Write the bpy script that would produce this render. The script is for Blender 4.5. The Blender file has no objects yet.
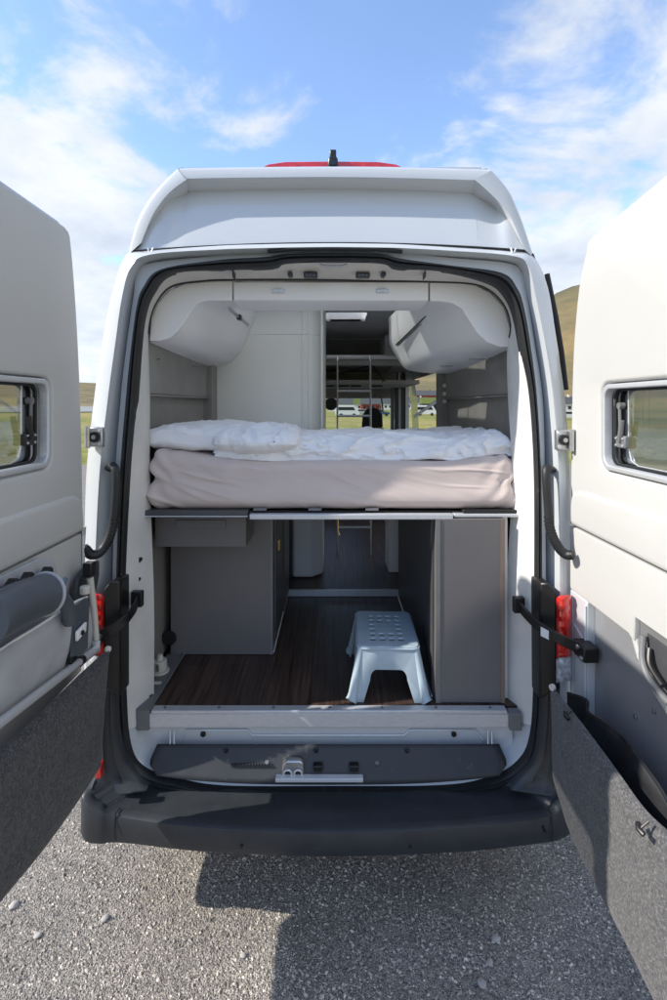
import bpy, bmesh, math, random
from mathutils import Vector, Matrix, noise

random.seed(7)
R = math.radians
sc = bpy.context.scene
C = sc.collection

# ------------------------------------------------------------------ camera, sky, sun, exposure
CAM_H = 2.08
cam = bpy.data.cameras.new("camera"); co = bpy.data.objects.new("camera", cam); C.objects.link(co)
co.location = (0, 0, CAM_H); co.rotation_euler = (R(90), 0, 0)
cam.sensor_width = 36; cam.sensor_fit = 'AUTO'; cam.lens = 18; cam.shift_y = -0.095
cam.clip_end = 20000; cam.clip_start = 0.02
sc.camera = co

SUN_DIR = Vector((1.0, 0.18, -0.77)).normalized()      # direction the light travels
sun = bpy.data.lights.new("sun", 'SUN'); so = bpy.data.objects.new("sun", sun); C.objects.link(so)
so.rotation_euler = SUN_DIR.to_track_quat('-Z', 'Y').to_euler()
sun.energy = 2.45; sun.angle = R(0.6); sun.color = (1.0, 0.93, 0.83)
elev = math.asin(-SUN_DIR.z); azim = math.atan2(-SUN_DIR.x, -SUN_DIR.y)

w = bpy.data.worlds.new("World"); sc.world = w; w.use_nodes = True
nt = w.node_tree; N = nt.nodes; L = nt.links; N.clear()
wo = N.new('ShaderNodeOutputWorld'); bg = N.new('ShaderNodeBackground'); L.new(bg.outputs[0], wo.inputs[0])
sky = N.new('ShaderNodeTexSky'); sky.sky_type = 'NISHITA'; sky.sun_disc = False
sky.sun_elevation = elev; sky.sun_rotation = azim; sky.altitude = 1500; sky.air_density = 1.0; sky.dust_density = 0.4; sky.ozone_density = 2.5
bg.inputs[1].default_value = 0.145
tc = N.new('ShaderNodeTexCoord')
sep = N.new('ShaderNodeSeparateXYZ'); L.new(tc.outputs['Generated'], sep.inputs[0])
def wmath(op, a, b=None, clamp=False):
    n = N.new('ShaderNodeMath'); n.operation = op; n.use_clamp = clamp
    for i, v in enumerate((a, b)):
        if v is None: continue
        if isinstance(v, (int, float)): n.inputs[i].default_value = v
        else: L.new(v, n.inputs[i])
    return n.outputs[0]
# clouds laid out on a plane high above: direction / (z + small)
zz = wmath('ADD', wmath('MAXIMUM', sep.outputs[2], 0.0), 0.22)
px = wmath('DIVIDE', sep.outputs[0], zz); py = wmath('DIVIDE', sep.outputs[1], zz)
cmb = N.new('ShaderNodeCombineXYZ'); L.new(px, cmb.inputs[0]); L.new(py, cmb.inputs[1])
def wnoise(scale, detail, rough, off, dist=0.0):
    mp = N.new('ShaderNodeMapping'); mp.inputs['Location'].default_value = off; L.new(cmb.outputs[0], mp.inputs[0])
    n = N.new('ShaderNodeTexNoise'); n.inputs['Scale'].default_value = scale; n.inputs['Detail'].default_value = detail
    n.inputs['Roughness'].default_value = rough; n.inputs['Distortion'].default_value = dist; L.new(mp.outputs[0], n.inputs['Vector'])
    return n.outputs[0]
n1 = wnoise(2.5, 12, 0.58, (5.5, 3.3, 1.0), 0.3)
n2 = wnoise(0.75, 3, 0.5, (7.3, 2.2, 1.0))
# more cloud low and to the sides, a clear band overhead
side = wmath('MULTIPLY', wmath('ABSOLUTE', wmath('ADD', px, 0.02)), 0.20)
low = wmath('MULTIPLY', wmath('SUBTRACT', 0.75, sep.outputs[2]), 0.16)
dens = wmath('ADD', wmath('ADD', wmath('MULTIPLY', n1, 0.85), wmath('MULTIPLY', n2, 0.35)), wmath('ADD', side, low))
mr = N.new('ShaderNodeMapRange'); mr.interpolation_type = 'SMOOTHSTEP'
mr.inputs[1].default_value = 0.645; mr.inputs[2].default_value = 0.79; mr.inputs[3].default_value = 0.05; mr.inputs[4].default_value = 0.95
L.new(dens, mr.inputs[0])
n3 = wnoise(2.6, 6, 0.6, (1.0, 4.0, 2.0))
cr = N.new('ShaderNodeValToRGB'); L.new(n3, cr.inputs[0])
cr.color_ramp.elements[0].position = 0.3; cr.color_ramp.elements[0].color = (1.8, 2.0, 2.3, 1)
cr.color_ramp.elements[1].position = 0.7; cr.color_ramp.elements[1].color = (2.75, 2.82, 2.92, 1)
mx = N.new('ShaderNodeMix'); mx.data_type = 'RGBA'
L.new(mr.outputs[0], mx.inputs[0]); L.new(sky.outputs[0], mx.inputs[6]); L.new(cr.outputs[0], mx.inputs[7])
L.new(mx.outputs[2], bg.inputs[0])

sc.view_settings.view_transform = 'Standard'; sc.view_settings.look = 'None'
sc.view_settings.exposure = 1.38; sc.view_settings.gamma = 1.0; sc.view_settings.use_curve_mapping = False
sc.render.engine = 'CYCLES'
sc.cycles.max_bounces = 12; sc.cycles.diffuse_bounces = 8; sc.cycles.glossy_bounces = 4
sc.cycles.transparent_max_bounces = 12; sc.cycles.use_denoising = True
sc.cycles.sample_clamp_indirect = 6

# ------------------------------------------------------------------ helpers
CX, HY, F = 333.5, 405.0, 500.0
def P(x, y, Y):                       # a point of the photograph at depth Y (metres in front of the camera)
    return Vector(((x - CX) * Y / F, Y, CAM_H - (y - HY) * Y / F))
def PX(x, y, X):                      # a point of the photograph on the plane at side distance X
    return P(x, y, F * X / (x - CX))
def PZ(x, y, Z):                      # a point on the horizontal plane at height Z
    return P(x, y, F * (CAM_H - Z) / (y - HY))

MATS = {}
def mat(name, col, rough=0.5, metal=0.0, col2=None, nscale=8.0, bump=0.0, bscale=60.0, bdist=0.002,
        rvar=0.08, stretch=None, coat=0.0, sheen=0.0, spec=0.5, trans=None, bdetail=4.0, cmin=0.35, cmax=0.65, wear=None):
    if name in MATS: return MATS[name]
    m = bpy.data.materials.new(name); m.use_nodes = True; MATS[name] = m
    nt = m.node_tree; b = nt.nodes['Principled BSDF']
    b.inputs['Metallic'].default_value = metal; b.inputs['Specular IOR Level'].default_value = spec
    b.inputs['Coat Weight'].default_value = coat; b.inputs['Coat Roughness'].default_value = 0.06
    if sheen: b.inputs['Sheen Weight'].default_value = sheen
    tcn = nt.nodes.new('ShaderNodeTexCoord'); mp = nt.nodes.new('ShaderNodeMapping')
    nt.links.new(tcn.outputs['Object'], mp.inputs[0])
    if stretch: mp.inputs['Scale'].default_value = stretch
    n = nt.nodes.new('ShaderNodeTexNoise'); n.inputs['Scale'].default_value = nscale; n.inputs['Detail'].default_value = 6
    nt.links.new(mp.outputs[0], n.inputs['Vector'])
    c2 = col2 or tuple(c * 0.86 for c in col)
    rp = nt.nodes.new('ShaderNodeValToRGB'); nt.links.new(n.outputs[0], rp.inputs[0])
    rp.color_ramp.elements[0].position = cmin; rp.color_ramp.elements[0].color = (*c2, 1)
    rp.color_ramp.elements[1].position = cmax; rp.color_ramp.elements[1].color = (*col, 1)
    colout = rp.outputs[0]
    if wear:                                     # scattered light scuffs and dust spots
        wc, wscale, wpos = wear
        n4 = nt.nodes.new('ShaderNodeTexNoise'); n4.inputs['Scale'].default_value = wscale; n4.inputs['Detail'].default_value = 8
        n4.inputs['Roughness'].default_value = 0.7; nt.links.new(tcn.outputs['Object'], n4.inputs['Vector'])
        r4 = nt.nodes.new('ShaderNodeMapRange'); r4.inputs[1].default_value = wpos; r4.inputs[2].default_value = wpos + 0.18
        nt.links.new(n4.outputs[0], r4.inputs[0])
        mxx = nt.nodes.new('ShaderNodeMix'); mxx.data_type = 'RGBA'; mxx.inputs[7].default_value = (*wc, 1)
        nt.links.new(r4.outputs[0], mxx.inputs[0]); nt.links.new(colout, mxx.inputs[6]); colout = mxx.outputs[2]
    nt.links.new(colout, b.inputs['Base Color'])
    mrr = nt.nodes.new('ShaderNodeMapRange'); nt.links.new(n.outputs[0], mrr.inputs[0])
    mrr.inputs[3].default_value = max(0.02, rough - rvar); mrr.inputs[4].default_value = min(1, rough + rvar)
    nt.links.new(mrr.outputs[0], b.inputs['Roughness'])
    if bump:
        n2 = nt.nodes.new('ShaderNodeTexNoise'); n2.inputs['Scale'].default_value = bscale; n2.inputs['Detail'].default_value = bdetail
        nt.links.new(mp.outputs[0], n2.inputs['Vector'])
        bp = nt.nodes.new('ShaderNodeBump'); bp.inputs['Strength'].default_value = bump; bp.inputs['Distance'].default_value = bdist
        nt.links.new(n2.outputs[0], bp.inputs['Height']); nt.links.new(bp.outputs[0], b.inputs['Normal'])
    return m

M_paint = mat('white_paint', (0.55, 0.585, 0.62), 0.22, coat=1.0, nscale=3, col2=(0.54, 0.575, 0.61), spec=0.5, rvar=0.015)
M_paintd = mat('door_paint', (0.24, 0.25, 0.27), 0.35, coat=0.3, nscale=3)
M_trim = mat('door_trim_plastic', (0.52, 0.525, 0.515), 0.5, nscale=3, col2=(0.508, 0.513, 0.504), bump=0.12, bscale=500, bdist=0.0006)
M_jamb = mat('jamb_plastic', (0.70, 0.70, 0.685), 0.5, nscale=5, bump=0.1, bscale=400, bdist=0.0006)
M_header = mat('header_plastic', (0.68, 0.66, 0.62), 0.5, nscale=5, bump=0.1, bscale=400, bdist=0.0006)
M_rubber = mat('black_rubber', (0.016, 0.018, 0.020), 0.5, nscale=14, wear=((0.09, 0.09, 0.085), 30, 0.6))
M_black = mat('black_plastic', (0.012, 0.012, 0.013), 0.35, nscale=10)
M_bumper = mat('bumper_plastic', (0.034, 0.038, 0.044), 0.38, nscale=9, col2=(0.026, 0.030, 0.035), bump=0.25, bscale=900, bdist=0.0005,
               wear=((0.10, 0.098, 0.095), 60, 0.60))
M_sill = mat('sill_plastic', (0.038, 0.041, 0.046), 0.5, nscale=12, bump=0.25, bscale=800, bdist=0.0005, wear=((0.2, 0.19, 0.17), 14, 0.62))
M_alu = mat('brushed_aluminium', (0.66, 0.68, 0.71), 0.42, metal=0.45, nscale=40, stretch=(1, 12, 12))
M_galv = mat('bare_metal', (0.55, 0.56, 0.56), 0.35, metal=0.9, nscale=30)
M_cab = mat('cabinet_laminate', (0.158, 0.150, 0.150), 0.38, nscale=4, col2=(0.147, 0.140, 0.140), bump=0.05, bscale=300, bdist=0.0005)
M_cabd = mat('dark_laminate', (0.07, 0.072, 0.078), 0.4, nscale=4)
M_lock = mat('locker_white', (0.82, 0.82, 0.82), 0.35, nscale=3, col2=(0.81, 0.81, 0.81))
M_bath = mat('bathroom_panel', (0.80, 0.81, 0.77), 0.45, nscale=2, col2=(0.78, 0.79, 0.75), bump=0.05, bscale=200, bdist=0.0005)
M_wall = mat('wall_felt', (0.30, 0.29, 0.275), 0.85, nscale=6, bump=0.3, bscale=500, bdist=0.001)
M_felt = mat('dark_felt', (0.060, 0.060, 0.065), 0.95, nscale=55, col2=(0.022, 0.022, 0.025), bump=0.9, bscale=260, bdist=0.004,
             sheen=0.15, bdetail=8, wear=((0.16, 0.16, 0.165), 150, 0.50))
M_felt2 = mat('grey_felt', (0.085, 0.085, 0.088), 0.95, nscale=60, col2=(0.052, 0.052, 0.055), bump=0.9, bscale=260, bdist=0.004,
              sheen=0.15, bdetail=8, wear=((0.21, 0.21, 0.21), 150, 0.49))
M_cloth = mat('white_cotton', (0.84, 0.85, 0.87), 0.85, nscale=5, col2=(0.82, 0.83, 0.855), bump=0.2, bscale=90, bdist=0.002, sheen=0.1)
M_sheet = mat('taupe_sheet', (0.60, 0.51, 0.475), 0.85, nscale=9, col2=(0.58, 0.492, 0.457), bump=0.2, bscale=700, bdist=0.0006, sheen=0.15)
M_pouch = mat('grey_canvas', (0.43, 0.445, 0.475), 0.8, nscale=12, bump=0.3, bscale=600, bdist=0.001)
M_bag = mat('blue_grey_vinyl', (0.085, 0.10, 0.12), 0.5, nscale=8, bump=0.3, bscale=200, bdist=0.001)
M_stool = mat('light_blue_plastic', (0.40, 0.49, 0.55), 0.38, nscale=10, col2=(0.36, 0.45, 0.51), wear=((0.16, 0.16, 0.15), 40, 0.68))
M_red = mat('red_lens', (0.72, 0.022, 0.012), 0.15, nscale=25, col2=(0.42, 0.01, 0.008), coat=1.0)
M_clearlens = mat('clear_lens', (0.62, 0.64, 0.68), 0.12, nscale=60, col2=(0.30, 0.31, 0.34), coat=1.0)
M_cream = mat('cream_plastic', (0.62, 0.60, 0.55), 0.45)
M_grey = mat('mid_grey_plastic', (0.17, 0.175, 0.18), 0.5, bump=0.1, bscale=400, bdist=0.0005)
M_sticker = mat('sticker_paper', (0.7, 0.7, 0.72), 0.5)
M_yellow = mat('yellow_label', (0.75, 0.5, 0.05), 0.5)
M_bunk = mat('bunk_lining', (0.34, 0.34, 0.32), 0.8, bump=0.2, bscale=300)
M_brass = mat('brass', (0.6, 0.45, 0.2), 0.3, metal=1.0)
M_seat = mat('seat_fabric', (0.03, 0.03, 0.033), 0.85)

def wood_mat():
    m = bpy.data.materials.new('dark_wood_vinyl'); m.use_nodes = True; nt = m.node_tree; b = nt.nodes['Principled BSDF']
    tcn = nt.nodes.new('ShaderNodeTexCoord'); mp = nt.nodes.new('ShaderNodeMapping'); mp.inputs['Scale'].default_value = (60, 2.5, 1)
    nt.links.new(tcn.outputs['Object'], mp.inputs[0])
    n = nt.nodes.new('ShaderNodeTexNoise'); n.inputs['Scale'].default_value = 1.0; n.inputs['Detail'].default_value = 7; n.inputs['Roughness'].default_value = 0.65
    nt.links.new(mp.outputs[0], n.inputs['Vector'])
    rp = nt.nodes.new('ShaderNodeValToRGB'); nt.links.new(n.outputs[0], rp.inputs[0])
    rp.color_ramp.elements[0].position = 0.32; rp.color_ramp.elements[0].color = (0.020, 0.012, 0.010, 1)
    rp.color_ramp.elements[1].position = 0.72; rp.color_ramp.elements[1].color = (0.115, 0.072, 0.055, 1)
    br = nt.nodes.new('ShaderNodeTexBrick'); br.inputs['Scale'].default_value = 1.0
    br.inputs['Brick Width'].default_value = 1.3; br.inputs['Row Height'].default_value = 0.11; br.inputs['Mortar Size'].default_value = 0.0016
    br.inputs['Color1'].default_value = (0.75, 0.75, 0.75, 1); br.inputs['Color2'].default_value = (1.15, 1.1, 1.05, 1); br.inputs['Mortar'].default_value = (0.3, 0.3, 0.3, 1)
    mp2 = nt.nodes.new('ShaderNodeMapping'); mp2.inputs['Rotation'].default_value = (0, 0, R(90)); nt.links.new(tcn.outputs['Object'], mp2.inputs[0])
    nt.links.new(mp2.outputs[0], br.inputs['Vector'])
    mm = nt.nodes.new('ShaderNodeMix'); mm.data_type = 'RGBA'; mm.blend_type = 'MULTIPLY'; mm.inputs[0].default_value = 1
    nt.links.new(rp.outputs[0], mm.inputs[6]); nt.links.new(br.outputs[0], mm.inputs[7]); nt.links.new(mm.outputs[2], b.inputs['Base Color'])
    b.inputs['Roughness'].default_value = 0.42
    return m
M_wood = wood_mat()

def glass_mat(name, tint, gloss=0.12, rough=0.02):
    m = bpy.data.materials.new(name); m.use_nodes = True; nt = m.node_tree; nt.nodes.clear()
    o = nt.nodes.new('ShaderNodeOutputMaterial'); t = nt.nodes.new('ShaderNodeBsdfTransparent'); g = nt.nodes.new('ShaderNodeBsdfGlossy')
    t.inputs[0].default_value = (*tint, 1); g.inputs['Roughness'].default_value = rough; g.inputs[0].default_value = (0.9, 0.95, 1, 1)
    lw = nt.nodes.new('ShaderNodeLayerWeight'); lw.inputs[0].default_value = 0.5; fr = nt.nodes.new('ShaderNodeMath'); fr.operation = 'POWER'; fr.inputs[1].default_value = 4; nt.links.new(lw.outputs['Facing'], fr.inputs[0])
    ad = nt.nodes.new('ShaderNodeMath'); ad.operation = 'ADD'; ad.inputs[1].default_value = gloss; ad.use_clamp = True
    nt.links.new(fr.outputs[0], ad.inputs[0])
    mx = nt.nodes.new('ShaderNodeMixShader'); nt.links.new(ad.outputs[0], mx.inputs[0]); nt.links.new(t.outputs[0], mx.inputs[1]); nt.links.new(g.outputs[0], mx.inputs[2])
    nt.links.new(mx.outputs[0], o.inputs[0]); return m
M_pane = glass_mat('tinted_acrylic', (0.46, 0.47, 0.47), 0.25)
M_clear = glass_mat('windscreen_glass', (0.85, 0.9, 0.88), 0.02)
def opal_mat():
    m = bpy.data.materials.new('opal_skylight'); m.use_nodes = True; nt = m.node_tree; nt.nodes.clear()
    o = nt.nodes.new('ShaderNodeOutputMaterial'); t = nt.nodes.new('ShaderNodeBsdfTransparent'); g = nt.nodes.new('ShaderNodeBsdfTranslucent')
    g.inputs[0].default_value = (0.9, 0.92, 0.92, 1); t.inputs[0].default_value = (0.9, 0.95, 0.95, 1)
    mx = nt.nodes.new('ShaderNodeMixShader'); mx.inputs[0].default_value = 0.7; nt.links.new(t.outputs[0], mx.inputs[1]); nt.links.new(g.outputs[0], mx.inputs[2])
    nt.links.new(mx.outputs[0], o.inputs[0]); return m
M_skyl = opal_mat()

# --- mesh collector
class MB:
    def __init__(s): s.v = []; s.f = []
    def add(s, vs, fs):
        n = len(s.v); s.v += [tuple(v) for v in vs]; s.f += [tuple(i + n for i in f) for f in fs]; return s
    def box(s, x0, x1, y0, y1, z0, z1):
        vs = [(x, y, z) for z in (z0, z1) for y in (y0, y1) for x in (x0, x1)]
        return s.add(vs, [(0, 2, 3, 1), (4, 5, 7, 6), (0, 1, 5, 4), (2, 6, 7, 3), (0, 4, 6, 2), (1, 3, 7, 5)])
    def prism(s, base, off):                       # base polygon (Vectors) + offset vector
        n = len(base); off = Vector(off)
        vs = [Vector(b) for b in base] + [Vector(b) + off for b in base]
        fs = [tuple(range(n))[::-1], tuple(range(n, 2 * n))] + [(i, (i + 1) % n, n + (i + 1) % n, n + i) for i in range(n)]
        return s.add(vs, fs)
    def loft(s, rings, closed=False, cap=False, skip=None):
        n = len(rings[0]); vs = [p for r in rings for p in r]; fs = []
        for a in range(len(rings) - 1):
            for i in range(n if closed else n - 1):
                if skip and skip(a, i): continue
                j = (i + 1) % n; fs.append((a * n + i, a * n + j, (a + 1) * n + j, (a + 1) * n + i))
        if cap: fs += [tuple(range(n))[::-1], tuple(range((len(rings) - 1) * n, len(rings) * n))]
        return s.add(vs, fs)
    def tube(s, pts, r, n=12, cap=True, flat=1.0, rs=None, closed=False):
        pts = [Vector(p) for p in pts]; rings = []; up = None
        for i, p in enumerate(pts):
            if closed: t = pts[(i + 1) % len(pts)] - pts[i - 1]
            else: t = pts[min(i + 1, len(pts) - 1)] - pts[max(i - 1, 0)]
            t.normalize()
            if up is None: up = Vector((0, 0, 1)) if abs(t.z) < 0.9 else Vector((0, 1, 0))
            u = (up - t * up.dot(t)).normalized(); v = t.cross(u); up = u
            rr = rs[i] if rs else r
            rings.append([p + u * math.cos(2 * math.pi * k / n) * rr + v * math.sin(2 * math.pi * k / n) * rr * flat for k in range(n)])
        if closed: rings.append(rings[0])
        return s.loft(rings, True, cap and not closed)
    def cyl(s, c, axis, r, h, n=24, r2=None):
        c = Vector(c); a = Vector(axis).normalized(); return s.tube([c, c + a * h], r, n, rs=[r, r2 if r2 is not None else r])
    def build(s, name, m, parent=None, bevel=0, smooth=35, solid=0, seg=2, solid_off=0):
        me = bpy.data.meshes.new(name); me.from_pydata(s.v, [], s.f); me.update()
        return link(name, me, m, parent, bevel, smooth, solid, seg, solid_off)

ORIGIN = {}
def link(name, me, m, parent=None, bevel=0, smooth=35, solid=0, seg=2, solid_off=0):
    bm = bmesh.new(); bm.from_mesh(me); bmesh.ops.remove_doubles(bm, verts=bm.verts, dist=1e-5)
    bmesh.ops.recalc_face_normals(bm, faces=bm.faces); bm.to_mesh(me); bm.free()
    if smooth:
        for p in me.polygons: p.use_smooth = True
        me.set_sharp_from_angle(angle=R(smooth))
    me.materials.clear(); me.materials.append(m)
    o = bpy.data.objects.new(name, me); C.objects.link(o)
    if solid:
        sm = o.modifiers.new('solid', 'SOLIDIFY'); sm.thickness = solid; sm.offset = solid_off
    if bevel:
        bv = o.modifiers.new('bevel', 'BEVEL'); bv.width = bevel; bv.segments = seg; bv.limit_method = 'ANGLE'; bv.angle_limit = R(35); bv.harden_normals = False
    if parent is not None:
        loc = ORIGIN.get(parent.name, Vector((0, 0, 0)))
        o.parent = parent; o.matrix_parent_inverse = Matrix.Translation(-loc)
        ORIGIN[o.name] = Vector((0, 0, 0))
    return o

def thing(name, label, cat, loc=(0, 0, 0), group=None):
    o = bpy.data.objects.new(name, None); C.objects.link(o); o.location = loc; o.empty_display_size = 0.1
    o['label'] = label; o['category'] = cat
    if group: o['group'] = group
    ORIGIN[o.name] = Vector(loc); return o
def tag(o, label, cat, group=None):
    o['label'] = label; o['category'] = cat
    if group: o['group'] = group
    return o
def struct(o, kind='structure'): o['kind'] = kind; return o

def plate_mesh(outer, holes, t, mtx, bev=0.0, seg=3):
    """flat plate from 2D outlines (with holes), thickness t along local z centred, rounded edges, placed by matrix"""
    cu = bpy.data.curves.new('c', 'CURVE'); cu.dimensions = '2D'; cu.fill_mode = 'BOTH'
    for loop in [outer] + list(holes):
        sp = cu.splines.new('POLY'); sp.points.add(len(loop) - 1)
        for i, p in enumerate(loop): sp.points[i].co = (p[0], p[1], 0, 1)
        sp.use_cyclic_u = True
    cu.extrude = max(t / 2 - bev, 0.0); cu.bevel_depth = bev; cu.bevel_resolution = seg; cu.offset = -bev
    o = bpy.data.objects.new('tmp', cu); C.objects.link(o)
    me = bpy.data.meshes.new_from_object(o.evaluated_get(bpy.context.evaluated_depsgraph_get()))
    bpy.data.objects.remove(o); bpy.data.curves.remove(cu)
    me.transform(mtx); return me
# planes: local (x,y,z) -> world
def plane_yz(X, side):      # local x = Y, local y = Z ; local z = X offset
    return Matrix(((0, 0, 1, X), (1, 0, 0, 0), (0, 1, 0, 0), (0, 0, 0, 1)))
def plane_xz(Y):
    return Matrix(((1, 0, 0, 0), (0, 0, 1, Y), (0, 1, 0, 0), (0, 0, 0, 1)))
def plane_xy(Z):
    return Matrix.Translation((0, 0, Z))
def plate(name, outer, holes, t, mtx, m, parent, bev=0.0, seg=3, smooth=40):
    return link(name, plate_mesh(outer, holes, t, mtx, bev, seg), m, parent, 0, smooth)
def rrect(x0, x1, y0, y1, r, n=6):
    out = []
    for cx, cy, a0 in ((x1 - r, y1 - r, 0), (x0 + r, y1 - r, 90), (x0 + r, y0 + r, 180), (x1 - r, y0 + r, 270)):
        for k in range(n + 1):
            a = R(a0 + 90 * k / n); out.append((cx + r * math.cos(a), cy + r * math.sin(a)))
    return out
def crom(pts, sub=6, closed=False):
    pts = [Vector(p) for p in pts]; n = len(pts); out = []
    for i in range(n if closed else n - 1):
        if closed: p0, p1, p2, p3 = pts[i - 1], pts[i], pts[(i + 1) % n], pts[(i + 2) % n]
        else: p0, p1, p2, p3 = pts[max(i - 1, 0)], pts[i], pts[i + 1], pts[min(i + 2, n - 1)]
        for k in range(sub):
            t = k / sub
            out.append(0.5 * ((2 * p1) + (p2 - p0) * t + (2 * p0 - 5 * p1 + 4 * p2 - p3) * t * t + (3 * p1 - p0 - 3 * p2 + p3) * t ** 3))
    if not closed: out.append(pts[-1])
    return out

# ------------------------------------------------------------------ ground, hills, water
def gravel_mat():
    m = bpy.data.materials.new('grey_gravel'); m.use_nodes = True; nt = m.node_tree; b = nt.nodes['Principled BSDF']
    tcn = nt.nodes.new('ShaderNodeTexCoord')
    vo = nt.nodes.new('ShaderNodeTexVoronoi'); vo.inputs['Scale'].default_value = 150; nt.links.new(tcn.outputs['Object'], vo.inputs['Vector'])
    rp = nt.nodes.new('ShaderNodeValToRGB'); sp = nt.nodes.new('ShaderNodeSeparateColor'); nt.links.new(vo.outputs['Color'], sp.inputs[0]); nt.links.new(sp.outputs[0], rp.inputs[0])
    rp.color_ramp.elements[0].color = (0.11, 0.103, 0.095, 1); rp.color_ramp.elements[1].color = (0.36, 0.335, 0.30, 1)
    n = nt.nodes.new('ShaderNodeTexNoise'); n.inputs['Scale'].default_value = 3; n.inputs['Detail'].default_value = 6; nt.links.new(tcn.outputs['Object'], n.inputs['Vector'])
    r2 = nt.nodes.new('ShaderNodeMapRange'); r2.inputs[3].default_value = 0.65; r2.inputs[4].default_value = 1.25; nt.links.new(n.outputs[0], r2.inputs[0])
    mm = nt.nodes.new('ShaderNodeMix'); mm.data_type = 'RGBA'; mm.blend_type = 'MULTIPLY'; mm.inputs[0].default_value = 1
    nt.links.new(rp.outputs[0], mm.inputs[6]); nt.links.new(r2.outputs[0], mm.inputs[7]); nt.links.new(mm.outputs[2], b.inputs['Base Color'])
    b.inputs['Roughness'].default_value = 0.9
    bp = nt.nodes.new('ShaderNodeBump'); bp.inputs['Distance'].default_value = 0.006; bp.inputs['Strength'].default_value = 1; bp.invert = True
    nt.links.new(vo.outputs['Distance'], bp.inputs['Height']); nt.links.new(bp.outputs[0], b.inputs['Normal'])
    return m
def stone_mat():
    m = bpy.data.materials.new('gravel_stone'); m.use_nodes = True; nt = m.node_tree; b = nt.nodes['Principled BSDF']
    tcn = nt.nodes.new('ShaderNodeTexCoord')
    vo = nt.nodes.new('ShaderNodeTexVoronoi'); vo.inputs['Scale'].default_value = 95; nt.links.new(tcn.outputs['Object'], vo.inputs['Vector'])
    sp = nt.nodes.new('ShaderNodeSeparateColor'); nt.links.new(vo.outputs['Color'], sp.inputs[0])
    rp = nt.nodes.new('ShaderNodeValToRGB'); nt.links.new(sp.outputs[0], rp.inputs[0])
    e = rp.color_ramp.elements; e[0].color = (0.14, 0.13, 0.116, 1); e[1].color = (0.78, 0.70, 0.61, 1); e[1].position = 1.0
    x = e.new(0.45); x.color = (0.40, 0.36, 0.315, 1); x = e.new(0.85); x.color = (0.54, 0.49, 0.43, 1)
    n = nt.nodes.new('ShaderNodeTexNoise'); n.inputs['Scale'].default_value = 2.2; n.inputs['Detail'].default_value = 5; nt.links.new(tcn.outputs['Object'], n.inputs['Vector'])
    r2 = nt.nodes.new('ShaderNodeMapRange'); r2.inputs[1].default_value = .35; r2.inputs[2].default_value = .65; r2.inputs[3].default_value = 0.72; r2.inputs[4].default_value = 1.15; nt.links.new(n.outputs[0], r2.inputs[0])
    mm = nt.nodes.new('ShaderNodeMix'); mm.data_type = 'RGBA'; mm.blend_type = 'MULTIPLY'; mm.inputs[0].default_value = 1
    nt.links.new(rp.outputs[0], mm.inputs[6]); nt.links.new(r2.outputs[0], mm.inputs[7]); nt.links.new(mm.outputs[2], b.inputs['Base Color']); b.inputs['Roughness'].default_value = 0.85
    return m
M_gravel = gravel_mat(); M_stone = stone_mat()
bm = bmesh.new(); bmesh.ops.create_circle(bm, cap_ends=True, radius=16, segments=64)
me = bpy.data.meshes.new('ground'); bm.to_mesh(me); bm.free(); me.transform(Matrix.Translation((0, 4, 0)))
struct(link('ground', me, M_gravel, None, 0, 0))
# loose gravel as one sheet of small stones
def gravel():
    rnd = random.Random(3); vs = []; fs = []
    step = 0.0074; Y = 1.25
    while Y < 3.3:
        xm = min(1.55, 0.72 * Y + 0.12); X = -xm
        while X < xm:
            x = X + rnd.uniform(-.5, .5) * step; y = Y + rnd.uniform(-.5, .5) * step
            r = 0.0031 * (0.6 + rnd.random() ** 9 * 2.2 + .25 * rnd.random()); a = rnd.random() * 6.28; h = r * rnd.uniform(.4, .8)
            z = rnd.uniform(-.15, .3) * r; n = len(vs); sx = rnd.uniform(.8, 1.3)
            ca, sa = math.cos(a), math.sin(a)
            for (px_, py_, pz_) in ((1, .25, 0), (.2, 1, .2), (-1, .1, -.1), (-.1, -1, .15), (.25, .2, 1), (-.35, -.25, .85)):
                qx = px_ * r * sx; qy = py_ * r / sx
                vs.append((x + qx * ca - qy * sa, y + qx * sa + qy * ca, z + pz_ * h))
            fs += [(n, n + 1, n + 4), (n + 1, n + 2, n + 5), (n + 1, n + 5, n + 4), (n + 2, n + 3, n + 5), (n + 3, n, n + 4), (n + 3, n + 4, n + 5)]
            X += step
        Y += step * (1.0 if Y < 2.5 else 1.5)
    me = bpy.data.meshes.new('gravel'); me.from_pydata(vs, [], fs); me.update(); me.materials.append(M_stone)
    o = bpy.data.objects.new('gravel', me); C.objects.link(o); o['kind'] = 'stuff'
gravel()
M_peb = mat('pebble_stone', (0.42, 0.40, 0.37), 0.8, nscale=40, bump=0.3, bscale=200)
peb_spots = [(14, 905, .016, 'at the far left by the felt bag'), (105, 918, .013, 'left of the van shadow'), (482, 983, .014, 'below the bumper in the shade'),
             (496, 938, .013, 'in the shade under the bumper, alone'), (490, 962, .011, 'in the shade between two larger pebbles'), (38, 935, .012, 'in sunlight below left, near the frame edge'),
             (243, 955, .010, 'in sunlight beside the shadow edge')]
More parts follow.
